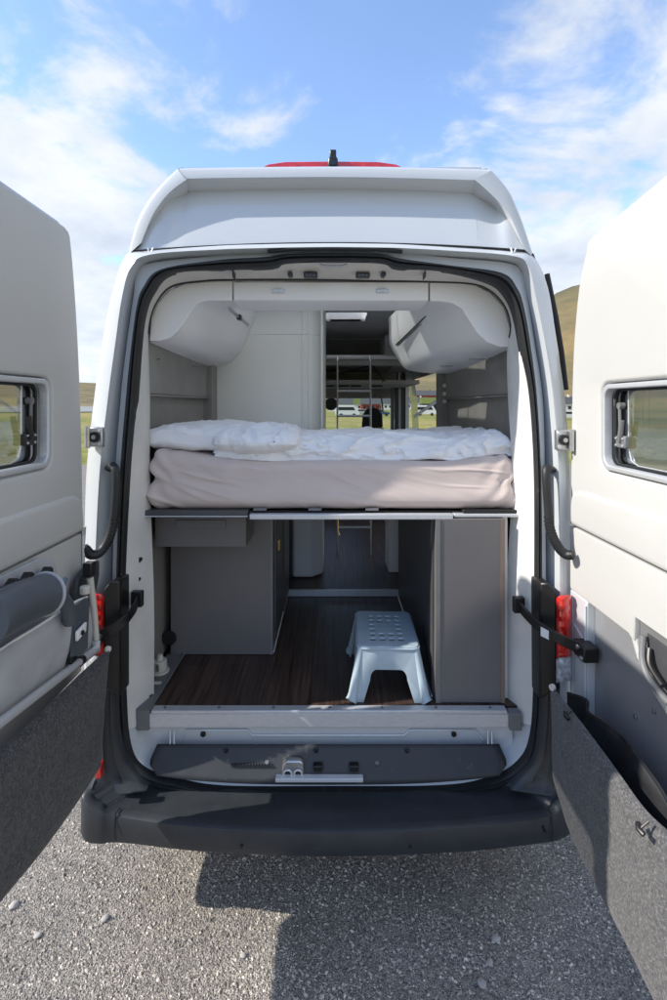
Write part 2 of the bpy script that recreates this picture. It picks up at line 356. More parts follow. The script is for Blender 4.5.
for i, (x, y, r, lab) in enumerate(peb_spots):
    c = PZ(x, y, 0.006); rnd = random.Random(i + 40)
    bm = bmesh.new(); bmesh.ops.create_icosphere(bm, subdivisions=3, radius=r)
    for v in bm.verts:
        v.co *= 1 + .22 * noise.noise(v.co * 60 + Vector((i * 3, 0, 0))); v.co.z *= .6; v.co.x *= 1.25
    me = bpy.data.meshes.new('pebble'); bm.to_mesh(me); bm.free()
    o = link('pebble', me, M_peb, None, 0, 60); o.location = c; o.rotation_euler.z = rnd.random() * 3
    tag(o, 'pale rounded pebble on the gravel ' + lab, 'pebble', 'larger pebbles lying in the gravel')

def grass_mat():
    m = bpy.data.materials.new('moor_grass'); m.use_nodes = True; nt = m.node_tree; b = nt.nodes['Principled BSDF']
    tcn = nt.nodes.new('ShaderNodeTexCoord')
    n = nt.nodes.new('ShaderNodeTexNoise'); n.inputs['Scale'].default_value = 0.02; n.inputs['Detail'].default_value = 10; n.inputs['Roughness'].default_value = 0.7
    nt.links.new(tcn.outputs['Object'], n.inputs['Vector'])
    rp = nt.nodes.new('ShaderNodeValToRGB'); nt.links.new(n.outputs[0], rp.inputs[0])
    e = rp.color_ramp.elements; e[0].position = .35; e[0].color = (0.085, 0.115, 0.02, 1); e[1].position = .62; e[1].color = (0.30, 0.23, 0.09, 1)
    x = e.new(.48); x.color = (0.20, 0.20, 0.04, 1)
    nt.links.new(rp.outputs[0], b.inputs['Base Color']); b.inputs['Roughness'].default_value = 0.95
    bp = nt.nodes.new('ShaderNodeBump'); bp.inputs['Distance'].default_value = 1.5; n5 = nt.nodes.new('ShaderNodeTexNoise'); n5.inputs['Scale'].default_value = .3; n5.inputs['Detail'].default_value = 8
    nt.links.new(tcn.outputs['Object'], n5.inputs['Vector']); nt.links.new(n5.outputs[0], bp.inputs['Height']); nt.links.new(bp.outputs[0], b.inputs['Normal'])
    return m
M_grass = grass_mat()
M_hill = mat('hill_heather', (0.21, 0.155, 0.065), 0.95, col2=(0.085, 0.08, 0.035), nscale=0.012, bump=0.8, bscale=0.05, bdist=6, bdetail=10)
def smooth(a, b, x):
    t = max(0, min(1, (x - a) / (b - a))); return t * t * (3 - 2 * t)
def hill_h(az, r):                 # az degrees, 0 = ahead, + = right
    pts = [(-180, .05), (-90, .03), (-40, .035), (-27, .038), (-18, .03), (-5, .055), (5, .075), (12, .09), (19, .14), (25, .205), (34, .24), (60, .16), (90, .13), (130, .08), (180, .05)]
    for (a0, h0), (a1, h1) in zip(pts, pts[1:]):
        if a0 <= az <= a1: t = (az - a0) / (a1 - a0); t = t * t * (3 - 2 * t); H = h0 + (h1 - h0) * t; break
    near = 240 if az > -12 else 1300
    near = 240 + 1060 * (1 - smooth(-24, -8, az)) if az < 100 else 240 + 1060 * smooth(100, 140, az)
    far = near * 3.2
    t = smooth(near, far, r)
    a = R(az); q = Vector((math.sin(a) * r, math.cos(a) * r, 0))
    h = H * far * t
    h += t * (H * far * .12) * noise.fractal(q * (2.5 / far) * 2, 1.0, 2.0, 6)
    return h - 0.35
rings = []
rad = [15.5 * (4200 / 15.5) ** (k / 70) for k in range(71)]
gm = MB(); hm = MB()
NA = 240
for r in rad:
    rings.append([Vector((math.sin(R(a)) * r, math.cos(R(a)) * r, hill_h(a, r) + (.34 if r < 17 else 0))) for a in [-180 + 360 * k / NA for k in range(NA + 1)]])
struct(gm.loft(rings[:38]).build('grass_field', M_grass, None, 0, 60))
struct(hm.loft(rings[37:]).build('hills', M_hill, None, 0, 60))
M_water = mat('sea_water', (0.03, 0.06, 0.08), 0.15, nscale=.01, bump=.3, bscale=.3, bdist=.2)
wr = MB().loft([[Vector((math.sin(R(a)) * r, math.cos(R(a)) * r, -0.1)) for a in range(-75, -17, 2)] for r in (180, 1500)])
struct(wr.build('water', M_water, None, 0, 0))

# distant houses, each with walls, roof, door and windows
M_wallw = mat('rendered_wall', (0.72, 0.71, 0.68), 0.8); M_wallr = mat('red_board_wall', (0.33, 0.06, 0.04), 0.8); M_wallk = mat('black_tar_wall', (0.03, 0.03, 0.032), 0.7)
M_roofg = mat('turf_roof', (0.10, 0.13, 0.03), 0.95); M_roofd = mat('slate_roof', (0.07, 0.075, 0.08), 0.7)
M_win = mat('dark_window', (0.02, 0.025, 0.03), 0.1)
def house(az, r, wdt, dep, h, wm, rm, label):
    a = R(az); c = Vector((math.sin(a) * r, math.cos(a) * r, hill_h(az, r)))
    t = thing('house', label, 'house', c, 'houses of the village beyond the field')
    o = [MB().box(c.x - wdt / 2, c.x + wdt / 2, c.y - dep / 2, c.y + dep / 2, c.z - 1, c.z + h).build('wall', wm, t)]
    rf = MB().prism([(c.x - wdt / 2 - .3, c.y - dep / 2 - .3, c.z + h), (c.x - wdt / 2 - .3, c.y + dep / 2 + .3, c.z + h), (c.x - wdt / 2 - .3, c.y, c.z + h + dep * .42)], (wdt + .6, 0, 0)).build('roof', rm, t)
    MB().box(c.x + wdt * .2, c.x + wdt * .2 + .6, c.y - .3, c.y + .3, c.z + h + dep * .2, c.z + h + dep * .42 + .7).build('chimney', wm, rf)
    for k in (-.32, 0.12, .34):
        MB().box(c.x + k * wdt - .5, c.x + k * wdt + .5, c.y - dep / 2 - .05, c.y - dep / 2 + .1, c.z + 1, c.z + 2.1).build('window', M_win, t)
    MB().box(c.x - .14 * wdt - .45, c.x - .14 * wdt + .45, c.y - dep / 2 - .05, c.y - dep / 2 + .1, c.z, c.z + 2.1).build('door', M_wallk, t)
hs = [(0.8, 190, 9, 6, 2.6, M_wallw, M_roofd, 'white house with dark roof seen left of the cab ladder'), (2.6, 230, 11, 7, 2.8, M_wallw, M_roofg, 'long white house with green roof seen between the ladder rails'),
      (4.2, 210, 8, 6, 2.8, M_wallr, M_roofd, 'red house with dark roof seen through the windscreen'), (5.6, 250, 10, 7, 3.0, M_wallw, M_roofd, 'white house with dark roof seen right of the headrest'),
      (9.3, 260, 12, 7, 3.2, M_wallw, M_roofd, 'broad white house seen through the open side door, left one'), (11.1, 240, 10, 7, 3.0, M_wallk, M_roofg, 'black house with turf roof seen through the open side door'),
      (10.4, 330, 13, 8, 3.4, M_wallr, M_roofd, 'red house higher on the slope seen through the side door'), (24.6, 190, 9, 6, 2.8, M_wallw, M_roofd, 'white house in the gap left of the right rear door'),
      (23.4, 260, 9, 6, 2.8, M_wallk, M_roofg, 'small black turf roofed house in the gap beside the right rear door'),
      (58, 120, 14, 8, 3.2, M_wallr, M_roofd, 'red house seen through the right door window'), (66, 150, 14, 8, 3.2, M_wallw, M_roofd, 'white house seen through the right door window')]
for h in hs: house(*h)

# parked vehicles far away across the grass
M_carw = mat('car_white', (0.75, 0.76, 0.78), 0.3, coat=1); M_carb = mat('car_blue', (0.03, 0.07, 0.15), 0.3, coat=1); M_cars = mat('car_silver', (0.4, 0.42, 0.44), 0.3, coat=1)
def car(az, r, m, label, van=False):
    a = R(az); c = Vector((math.sin(a) * r, math.cos(a) * r, hill_h(az, r)))
    t = thing('parked_van' if van else 'parked_car', label, 'van' if van else 'car', c, 'vehicles parked across the field')
    L_, H_ = (5.2, 2.3) if van else (4.3, 1.45)
    if van: prof = [(-2.6, .35), (2.5, .35), (2.6, .9), (2.2, 1.2), (1.6, 2.2), (1.3, 2.35), (-2.5, 2.35), (-2.6, 2.1)]
    else: prof = [(-2.15, .35), (2.1, .35), (2.15, .7), (1.9, .9), (1.0, 1.0), (.45, 1.42), (-1.2, 1.45), (-1.8, 1.0), (-2.15, .95)]
    MB().prism([(c.x + p[0], c.y - .9, c.z + p[1]) for p in prof], (0, 1.8, 0)).build('body', m, t, .06)
    if van: wn = [(-2.2, 1.35), (1.6, 1.35), (1.25, 2.0), (-2.2, 2.0)]
    else: wn = [(-1.5, 1.0), (.85, 1.0), (.4, 1.35), (-1.1, 1.36)]
    MB().prism([(c.x + p[0], c.y - .915, c.z + p[1]) for p in wn], (0, .03, 0)).build('window', M_win, t)
    for k in (-1.35, 1.35):
        MB().cyl((c.x + k, c.y - .93, c.z + .34), (0, 1, 0), .34, .25, 20).build('wheel', M_rubber, t)
car(1.6, 105, M_carw, 'white van parked on the grass seen left of the ladder', True)
car(3.4, 120, M_cars, 'silver car parked on the grass seen between the ladder rails')
car(5.3, 110, M_carb, 'dark blue car parked on the grass right of the headrest')
car(10.4, 115, M_carw, 'white van parked on the grass seen through the open side door', True)
car(25.2, 90, M_carw, 'white car parked in the gap beside the right rear door')

# ------------------------------------------------------------------ camper van
van = thing('camper_van', 'white high roof camper van with both rear doors open on gravel', 'camper van', (0, 2.1, 0))
SUB = 6
Lp = {
 'A': [(331,812),(229,812),(160,810),(104,800),(86,765),(84,690),(84,600),(86,480),(94,400),(102,345),(111,297),(126,255),(148,250.5),(218,245),(265,243.5),(287,243),(333,242.5)],
 'B': [(331,806),(229,806),(168,803),(118,797),(98,765),(94,690),(94,600),(99,480),(107.6,400),(115,345),(122,297),(131,267),(150,254.5),(218,249.5),(265,248),(287,247.5),(333,247)],
 'C': [(331,800),(229,800),(172,796),(130,785),(115,755),(111,690),(112,600),(115,480),(120.5,400),(126,350),(133,300),(138,271),(156,262),(218,255.5),(265,252.5),(287,251.5),(333,251)],
 'D': [(331,795.5),(229,795),(176,789),(138,777),(123,749),(118,690),(117,600),(121,480),(127,400),(132,350),(138,306),(145,287),(162,270),(218,261),(265,258),(287,255),(333,254)],
 'E': [(331,786),(225,785.5),(178,778),(145,767),(131,744),(126.5,690),(125,600),(130,480),(136,400),(140,345),(144,314),(152,293),(170,274),(218,269.5),(268,268),(289,263.5),(333,262.5)],
 'F': [(331,745),(225,745),(178,745),(163,742),(155,722),(154,690),(154,600),(150,480),(150,400),(148.5,347),(149,325),(156,303),(172,286),(205,280.5),(234,279.5),(287,279.5),(333,280)]}
Rp = {
 'A': [(331,812),(405,812),(500,810),(553,800),(568,765),(571,690),(571,600),(570,480),(565,400),(557,345),(548,288),(533,256),(512,251),(448,246.5),(400,243.5),(380,243),(333,242.5)],
 'B': [(331,806),(405,806),(490,804),(535,797),(556,765),(560,690),(560,600),(559,480),(553.5,400),(545,342),(535,293),(528,265),(511,255.5),(448,250.5),(400,248),(380,247.5),(333,247)],
 'C': [(331,800),(405,800),(485,796),(522,786),(540,760),(545,690),(546,600),(545,480),(542.8,400),(535,345),(527,295),(522,273),(507,263),(448,257.5),(400,252.5),(380,251),(333,251)],
 'D': [(331,795.5),(405,794.5),(480,789),(512,779),(533,755),(539.5,680),(541,600),(540,480),(536,400),(529.6,347),(523,309),(516,289),(500,273.5),(448,266),(400,259.5),(380,255),(333,254)],
 'E': [(331,786),(442,785),(491,776),(517,761),(529,738),(533,690),(534,604),(534,480),(529.6,400),(522,355),(515,316.5),(506,296),(490,282.5),(448,271.5),(400,268.5),(380,263.5),(333,262.5)],
 'F': [(331,745),(440,745),(480,745),(499,742),(507,722),(503,690),(506,590),(512,480),(508,400),(507,352),(511,327),(505,306),(490,290),(471,283.5),(429.5,281.6),(380,281),(333,280)]}
YD = {'A': [2.17]*17, 'B': [2.10]*17, 'C': [2.18]*17, 'D': [2.155]*17, 'E': [2.17]*17, 'F': [2.23, 2.23, 2.23, 2.26, 2.29] + [2.33]*12}
def contour(k, side=None, dy=0):
    l = [P(x, y, Y + dy) for (x, y), Y in zip(Lp[k], YD[k])]; r = [P(x, y, Y + dy) for (x, y), Y in zip(Rp[k], YD[k])]
    if side == 'L': return crom(l, SUB)
    if side == 'R': return crom(r, SUB)
    return crom(l[:-1] + r[::-1][:-1], SUB, True)
cA, cB, cC, cD, cE, cF = [contour(k) for k in 'ABCDEF']
def lerp(a, b, t): return [x.lerp(y, t) for x, y in zip(a, b)]
nC2 = len(cA)
M_slate = mat('slate_shade', (0.10, 0.115, 0.13), 0.6)  # dark tone that paints in the shade of the door channel
# rear frame: rounded outer corner, door channel, flange
midAB = [p + Vector((0, -0.012, 0)) for p in lerp(cA, cB, .55)]
MB().loft([cA, midAB, cB], True).build('rear_pillar', M_paint, van, 0, 60)
chan = [p + Vector((0, .10, 0)) for p in lerp(cB, cC, .22)]
chan2 = [p + Vector((0, .10, 0)) for p in lerp(cB, cC, .8)]
MB().loft([cB, chan, chan2, cC, lerp(cC, cD, .15), cD], True).build('door_frame', M_paint, van, 0, 30)
for lo, hi in ((5 * SUB, nC2 - 5 * SUB),):
    g1 = [p + Vector((0, -.004, 0)) for p in chan]; g2 = [p + Vector((0, -.004, 0)) for p in chan2]
    MB().loft([lerp(g1, g2, .3)[lo:hi], lerp(g1, g2, .95)[lo:hi]]).build('channel_shade_strip', M_slate, van, solid=.004)  # added dark strip stands in for shade deep in the painted channel
# painted bead in the channel along both sides
for s in 'LR':
    a = contour('C', s); b = contour('B', s); mid = lerp(b, a, .62)
    seg = [p + Vector((0, .10, 0)) for p in mid[6 * SUB:11 * SUB]]
    MB().tube(seg, .0022, 8).build('frame_bead', M_paint, van)
# rubber seal: fat lipped tube between D and E
sealpath = [p for p in lerp(cD, cE, .5)]
rings = []
for i, p in enumerate(sealpath):
    d = (cE[i] - cD[i]); wd = d.length; u = d.normalized()
    ring = []
    for (a, b) in ((-.52, .02), (-.52, -.012), (-.35, -.022), (-.1, -.026), (.02, -.016), (.2, -.03), (.42, -.022), (.52, -.006), (.52, .03)):
        ring.append(p + u * (a * wd) + Vector((0, b, 0)))
    rings.append(ring)
rings.append(rings[0])
MB().loft(rings).build('door_seal', M_rubber, van, 0, 50)
# inner jamb trim (sides + top), pan (bottom)
nC = len(cE); iL = 4 * SUB + 2
def cut(a, lo, hi): return a[lo:hi]
mid1 = [p + Vector((0, -.012, 0)) for p in lerp(cE, cF, .25)]
mid2 = [p + Vector((0, .0, 0)) for p in lerp(cE, cF, .7)]
strips = [cE, mid1, mid2, cF, [Vector((p.x * 1.045, p.y + .05, p.z)) for p in cF]]
n16 = 16 * SUB
topL = 10 * SUB; topR = nC - 10 * SUB
MB().loft([cut(s, iL, topL + 1) for s in strips]).build('jamb_trim', M_jamb, van, 0, 50)
MB().loft([cut(s, topR, nC - iL + 1) for s in strips]).build('jamb_trim', M_jamb, van, 0, 50)
hd = MB().loft([cut(s, topL, topR + 1) for s in strips]).build('header_trim', M_header, van, 0, 50)
pan = [(s[nC - iL:] + s[:iL + 1]) for s in [cE, [p + Vector((0, .01, -.0)) for p in lerp(cE, cF, .3)], [p + Vector((0, .02, -.01)) for p in lerp(cE, cF, .75)], cF]]
MB().loft(pan).build('sill_pan', M_paint, van, 0, 50)
# black gasket between header trim and lockers
MB().tube([p + Vector((0, -.003, 0)) for p in cut(cF, topL - 3, topR + 4)], .0065, 8).build('trim_gasket', M_rubber, van)
for x in (290, 383.5):
    MB().cyl(P(x, 274, 2.23), (0, 1, 0), .012, .03).build('light_bezel', M_black, van)
for x in (310.5, 363):
    c = P(x, 274.4, 2.235)
    b = MB().box(c.x - .031, c.x + .031, c.y, c.y + .04, c.z - .011, c.z + .011).build('courtesy_lamp', M_black, van, .004)
    for k in (-.016, 0, .016): MB().box(c.x + k - .005, c.x + k + .005, c.y - .002, c.y + .001, c.z - .007, c.z - .002).build('lamp_rib', M_grey, b)
MB().tube([P(320, 265, 2.16), P(327, 266.5, 2.155), P(340, 266.5, 2.155), P(347, 265, 2.16)], .006, 8).build('lock_striker', M_galv, van)
for x in (233, 425):
    c = P(x, 273, 2.19); MB().box(c.x - .0015, c.x + .0015, c.y - .01, c.y + .05, c.z - .02, c.z + .02).build('trim_seam', M_rubber, van)
# drip rail over the doors
MB().tube([P(268, 251.5, 2.12), P(290, 249.5, 2.11), P(333, 249, 2.11), P(378, 249.5, 2.11), P(402, 252, 2.12)], .007, 8, flat=1.8).build('rain_strip', M_rubber, van)

# ---- roof
R0 = [(129,250),(137,222),(146,204),(158,188),(177,169.5),(186,168),(260,167),(333,166.5),(400,167),(482,169),(491,170.5),(508,190),(516,206),(523,224),(532.5,253)]
R1 = [(141,243),(149,223),(157,208),(170,192),(186,180),(192,178.5),(260,177.5),(333,177),(401,178),(469,180),(476,181),(495,198),(506,210),(513,222),(524,249)]
R2 = [(142,244),(150,225),(159,213),(172,204),(187,194),(194,191.5),(260,190),(333,189.5),(401,190.5),(467,193),(475,196),(492,206),(504,216),(512,226),(523,249)]
r0 = [P(x, y, 2.17) for x, y in R0]; r0a = [P(x, y + .3, 2.155) for x, y in R0]; r0b = [P(x + (1.5 if x < 333 else -1.5) * (abs(x - 333) > 160), y + 2.4, 2.145) for x, y in R0]; r1 = [P(x, y, 2.145) for x, y in R1]; r1b = [P(x, y + .6, 2.16) for x, y in R1]
r2 = [P(x, y, 2.232) for x, y in R2]; r2[0] = P(142, 244, 2.165); r2[-1] = P(523, 249, 2.165); r2[1] = P(150, 225, 2.175); r2[-2] = P(512, 226, 2.175); r2[2] = P(159, 213, 2.19); r2[-3] = P(504, 216, 2.19); r2[3].y = 2.2
def yb(x): return 242.0 + 7.5 * ((x - 333) / 192) ** 2
r3 = []; r25 = []
for (x, y) in R2:
    t = (x - 333) / 190; xx = 333 + (x - 333) * 1.03
    r3.append(P(xx, min(yb(xx), 250), 2.155)); r25.append(P(x + (xx - x) * .5, y + (yb(x) - y) * .45, 2.185 if 165 < x < 500 else 2.165))
sb = lambda a: crom(a, 5)
MB().loft([sb(r0), sb(r0a), sb(r0b), sb(r1), sb(r1b)]).build('roof_rim', M_paint, van, 0, 85)
MB().loft([sb(r1b), sb(r2)]).build('roof_recess', M_paint, van, 0, 50)
MB().loft([sb(r2), sb(r25), sb(r3)]).build('roof_rear_panel', M_paint, van, 0, 60)
# seam under panel and short fill to the body
seam = [P(x, yb(x) + .6, 2.152) for x in range(133, 531, 12)]
MB().tube(seam, .0025, 6).build('roof_seam', M_rubber, van)
for x in (150, 513):
    MB().tube([P(x - 2, 248, 2.13), P(x - 1, 253, 2.12), P(x + 1, 253, 2.12), P(x + 3, 248, 2.13)], .004, 6).build('seam_clip', M_alu, van)
# roof sides and top running forward
ysec = [2.17, 3.0, 4.0, 5.2, 6.2]
side_idx = [0, 1, 2, 3, 4, 5]
for idx in ([0, 1, 2, 3, 4, 5], [9, 10, 11, 12, 13, 14]):
    pr = [r0[i] for i in idx]
    MB().loft([[Vector((p.x, y, p.z)) for p in crom(pr, 3)] for y in ysec]).build('roof_side', M_paint, van, 0, 50)
zt = r0[7].z
xl, xr = r0[5].x, r0[9].x
SK1 = rrect(-.60, .30, 2.75, 3.52, .04); SK2 = rrect(-.07, .30, 4.30, 4.75, .04)  # rear skylight is out of view, enlarged and opal to brighten the interior
def strip_plate(name, z, t, m, x0, x1, holes):
    return plate(name, [(x0, 2.175), (x1, 2.175), (x1, 6.2), (x0, 6.2)], holes, t, plane_xy(z), m, van)
strip_plate('roof_panel', zt - .006, .01, M_paint, xl, xr, [SK1, SK2])
for k, sk in enumerate((SK1, SK2)):
    xs = [p[0] for p in sk]; ys = [p[1] for p in sk]
    f = plate('skylight', rrect(min(xs) - .03, max(xs) + .03, min(ys) - .03, max(ys) + .03, .05), [rrect(min(xs) + .015, max(xs) - .015, min(ys) + .015, max(ys) - .015, .03)], .05, plane_xy(zt + .02), M_lock, van, .006)
    MB().add([(min(xs) + .01, min(ys) + .01, zt + .03), (max(xs) - .01, min(ys) + .01, zt + .03), (max(xs) - .01, max(ys) - .01, zt + .03), (min(xs) + .01, max(ys) - .01, zt + .03)], [(0, 1, 2, 3)]).build('skylight_pane', M_skyl, f, smooth=0)
    if k == 0:
        cx = (min(xs) + max(xs)) / 2; MB().box(min(xs), max(xs), 3.17, 3.19, zt + .005, zt + .02).build('skylight_bar', M_lock, f)
# third brake light and rear camera
bl = [P(262, 167, 2.32), P(268, 164, 2.32), P(285, 161.5, 2.32), P(333, 161, 2.32), P(378, 161.5, 2.32), P(396, 164, 2.32), P(403, 167, 2.32), P(403, 172, 2.32), P(262, 172, 2.32)]
MB().prism(bl, (0, .08, 0)).build('brake_light', M_red, van, .006, seg=3)
c = P(333, 163, 2.27)
cm = MB(); cm.prism([c + Vector(v) for v in ((-.026, 0, -.03), (.026, 0, -.03), (.022, 0, .02), (.017, 0, .032), (-.017, 0, .032), (-.022, 0, .02))], (0, .08, 0))
cmo = cm.build('rear_camera', M_black, van, .006)
MB().box(c.x - .015, c.x + .015, c.y + .03, c.y + .08, c.z + .03, c.z + .078).build('camera_bracket', M_black, cmo, .004)
MB().cyl((c.x, c.y - .006, c.z), (0, 1, 0), .012, .012).build('camera_lens', M_win, cmo)

# ---- body sides (outer skin) with a side door opening on the right
sidez = [(0.42, .97), (.6, 1.0), (1.1, 1.02), (1.6, 1.02), (2.1, .99), (2.38, .955), (2.6, .915), (2.735, .87)]
yl = [2.17, 2.6, 3.2, 3.8, 4.2, 4.9, 5.9, 6.4, 6.9, 7.5, 8.1]
def skin(sgn, name, skiphole):
    vs = []; fs = []
    def bulge(y): return 1.0 if y < 6.9 else (0.985 if y < 7.6 else .9)
    hs_ = [s[0] for s in sidez]
    for y in yl:
        top = 2.735 if y <= 6.5 else (2.6 if y < 7 else (1.75 if y < 7.6 else 1.35))
        for z, x in sidez:
            z2 = min(z, top); vs.append((sgn * x * bulge(y), y, z2))
    n = len(sidez)
    for a in range(len(yl) - 1):
        for i in range(n - 1):
            if skiphole and 4.2 <= yl[a] < 5.9 and 1 <= i < 5: continue
            if 6.0 <= yl[a] < 6.9 and 3 <= i < 5: continue            # cab side window
            q = (a * n + i, a * n + i + 1, (a + 1) * n + i + 1, (a + 1) * n + i)
            if (Vector(vs[q[1]]) - Vector(vs[q[2]])).length < .001: continue
            fs.append(q)
    return MB().add(vs, fs).build(name, M_paint, van, 0, 40)
skin(-1, 'body_side', False); skin(1, 'body_side', True)
# gutter between body side and roof side, lower body, bonnet, windscreen
for sgn, e in ((-1, r0[0]), (1, r0[-1])):
    MB().loft([[Vector((sgn * .87, y, 2.735)), Vector((e.x, y, e.z))] for y in (2.17, 6.2)]).build('roof_gutter', M_paint, van, 0, 0)
MB().add([(-.87, 6.9, 2.6), (.87, 6.9, 2.6), (.66, 6.2, zt), (-.66, 6.2, zt)], [(0, 1, 2, 3)]).build('roof_nose', M_paint, van, solid=.01)
MB().box(-.95, .95, 7.5, 8.1, .5, 1.35).build('bonnet', M_paint, van, .08)
MB().add([(-.86, 6.93, 2.56), (.86, 6.93, 2.56), (.9, 7.5, 1.72), (-.9, 7.5, 1.72)], [(0, 1, 2, 3)]).build('windscreen', M_clear, van)
MB().box(-.96, .96, 2.3, 8.0, .40, .47).build('underbody', M_black, van)
for y in (3.4, 7.1):
    for s in (-1, 1):
        wl = MB().cyl((s * .98, y, .345), (-s, 0, 0), .345, .24, 40).build('wheel', M_rubber, van, .03)
        MB().cyl((s * .985, y, .345), (-s, 0, 0), .2, .05, 32).build('rim', M_alu, wl, .01)

MB().tube([P(547, 274, 2.24), P(556, 318, 2.24), P(561.5, 352, 2.24), P(566, 390, 2.24)], .012, 8).build('side_rail', M_rubber, van)
# ---- bumper
def bumper():
    plan = [(-1.03, 2.40, .52), (-1.035, 2.20, .52), (-1.03, 2.05, .515), (-1.0, 1.995, .50), (-.93, 1.98, .47), (-.84, 1.985, .443), (-.5, 1.945, .436), (0, 1.925, .434),
            (.5, 1.945, .436), (.84, 1.985, .443), (.92, 2.005, .47), (.975, 2.035, .50), (1.0, 2.09, .515), (1.005, 2.20, .52), (1.0, 2.40, .52)]
    pl = crom([Vector(p) for p in plan], 6)
    cen = Vector((0, 2.45, 0)); rings = []
    def ring(inset, z0, zf):
        out = []
        for i, p in enumerate(pl):
            t = (pl[min(i + 1, len(pl) - 1)] - pl[max(i - 1, 0)]); t.z = 0; t.normalize(); nrm = Vector((t.y, -t.x, 0))   # outward
            out.append(Vector((p.x, p.y, 0)) - nrm * inset + Vector((0, 0, zf(p.z))))
        return out
    def lip(z): return z
    prof = [(.035, lambda z: .325), (.008, lambda z: .335), (0.0, lambda z: .36), (.002, lambda z: z - .02), (.006, lambda z: z - .006), (.016, lambda z: z), (.040, lambda z: z + .001), (.048, lambda z: z - .006)]
    for ins, zf in prof: rings.append(ring(ins, 0, zf))
    last = rings[-1]
    rings.append([Vector((p.x * .93, p.y + .07, p.z)) for p in last])
    rings.append([Vector((p.x * .86, max(p.y + .16, 2.14), p.z - .004)) for p in last])
    return MB().loft(rings), pl
bb, pl = bumper()
bo = bb.build('bumper', M_bumper, van, 0, 40)
for s in (-1, 1):
    MB().tube([(s * .862, 2.02, .452), (s * .868, 1.992, .452), (s * .868, 1.977, .38), (s * .865, 1.985, .352)], .0022, 6).build('bumper_seam', M_black, bo)
for x, y in ((242, 845), (410, 845), (545, 831)):
    c = P(x, y, 1.94); MB().cyl((c.x, c.y + .02, c.z), (0, -1, 0), .006, .03, 16).build('bumper_plug', M_black, bo)
# corner columns under the tail lights
for s in (-1, 1):
    ol = [(98, 686), (98, 725), (98, 755), (94, 780), (93, 797)] if s < 0 else [(560, 686), (559, 725), (558, 755), (557, 780), (558, 797)]
    il = [(119, 686), (120, 725), (126, 757), (138, 778), (146, 791)] if s < 0 else [(540, 686), (538, 725), (533, 757), (519, 777), (511, 790)]
    A_ = crom([P(x, y, Y) for (x, y), Y in zip(ol, (2.10, 2.10, 2.10, 2.09, 2.06))], 6); B_ = crom([P(x, y, Y) for (x, y), Y in zip(il, (2.13, 2.13, 2.125, 2.115, 2.09))], 6)
    rings = [[a + Vector((0, .14, 0)) for a in A_], A_]
    for t, bl_ in ((.12, .020), (.3, .026), (.36, .014), (.62, .010), (.68, .022), (.9, .016)):
        rings.append([a.lerp(b, t) + Vector((0, -bl_ * (1 - max(0, i / (len(A_) - 1) - .55) / .45 * .9), 0)) for i, (a, b) in enumerate(zip(A_, B_))])
    rings += [B_, [b + Vector((0, .10, 0)) for b in B_]]
    MB().loft(rings).build('corner_cladding', M_bumper, van, 0, 50)
# small lower red reflector on the left
c = P(98, 772, 2.03); MB().box(c.x - .012, c.x + .012, c.y, c.y + .03, c.z - .03, c.z + .03).build('reflector', M_red, van, .005)
# tail lights
def lamp(sgn):
    if sgn > 0: q = lambda x, y, Y: P(x, y, Y)
    else: q = lambda x, y, Y: P(660 - x, y - 2, Y)
    hs_ = [q(540, 583, 2.09), q(549, 583, 2.07), q(557, 592, 2.065), q(557, 690, 2.065), q(540, 700, 2.09)]
    h = MB().prism(hs_, (0, .1, 0)).build('tail_light', M_black, van, .008)
    ln = crom([q(556.5, 600, 2.055), q(562, 597, 2.05), q(568.5, 594, 2.07), q(571, 600, 2.10)], 3)
    rings = []
    for t in range(13):
        y = 596 + t * (657 - 596) / 12
        rings.append([q(556.5, y + 2, 2.062), q(559.5, y, 2.046 + .010 * (t % 2)), q(565, y, 2.043 + .010 * (t % 2)), q(570, y - 1, 2.06), q(573, y - 1, 2.12)])
    MB().loft(rings).build('lens', M_red, h, 0, 40, solid=.006)
    rings = []
    for t in range(5):
        y = 657.5 + t * 6
        rings.append([q(556.5, y + 2, 2.062), q(559.5, y, 2.05), q(565, y, 2.047), q(570, y - 1, 2.06), q(573, y - 1, 2.12)])
    MB().loft(rings).build('reversing_lens', M_clearlens, h, 0, 40, solid=.006)
lamp(1); lamp(-1)

# ---- sill: mat, riser, aluminium strip
FL = 0.73
rows = []
for t in range(7):
    k = t / 6
    yA = 745.5 + k * 40.5; xl_ = 158 - 9 * min(k * 1.6, 1) + (8 * max(0, k - .6) / .4); xr_ = 498.5 + 9 * min(k * 1.6, 1) - (8 * max(0, k - .6) / .4)
    row = []
    for i in range(41):
        u = i / 40; x = xl_ + (xr_ - xl_) * u
        yy = yA - (3.5 * k) * abs(2 * u - 1) ** 3 * 2.5
        Y = 2.205 - .075 * k
        p = P(x, yy, Y)
        if k > .75: p.z -= 0.0
        row.append(p + Vector((0, 0, .006)))
    rows.append(row)
sm = MB().loft(rows).build('sill_mat', M_sill, van, 0, 40, solid=.012, solid_off=-1)
for j in (1, 2, 4, 5):
    MB().tube([p + Vector((0, -.001, .0008)) for p in rows[j][2:-2]], .0022, 6).build('tread_line', M_sill, sm)
for xx in (6, 11, 29, 34):
    MB().tube([rows[j][xx] + Vector((0, 0, .001)) for j in range(7)], .0022, 6).build('tread_line', M_sill, sm)
for i in range(26):
    c = P(232 + i * 2.9 - (0 if i < 12 else -1), 767.5, 2.15)
    if i < 14: MB().box(c.x - .0035, c.x + .0035, c.y - .004, c.y + .008, c.z + .004, c.z + .014).build('tread_rib', M_sill, sm)
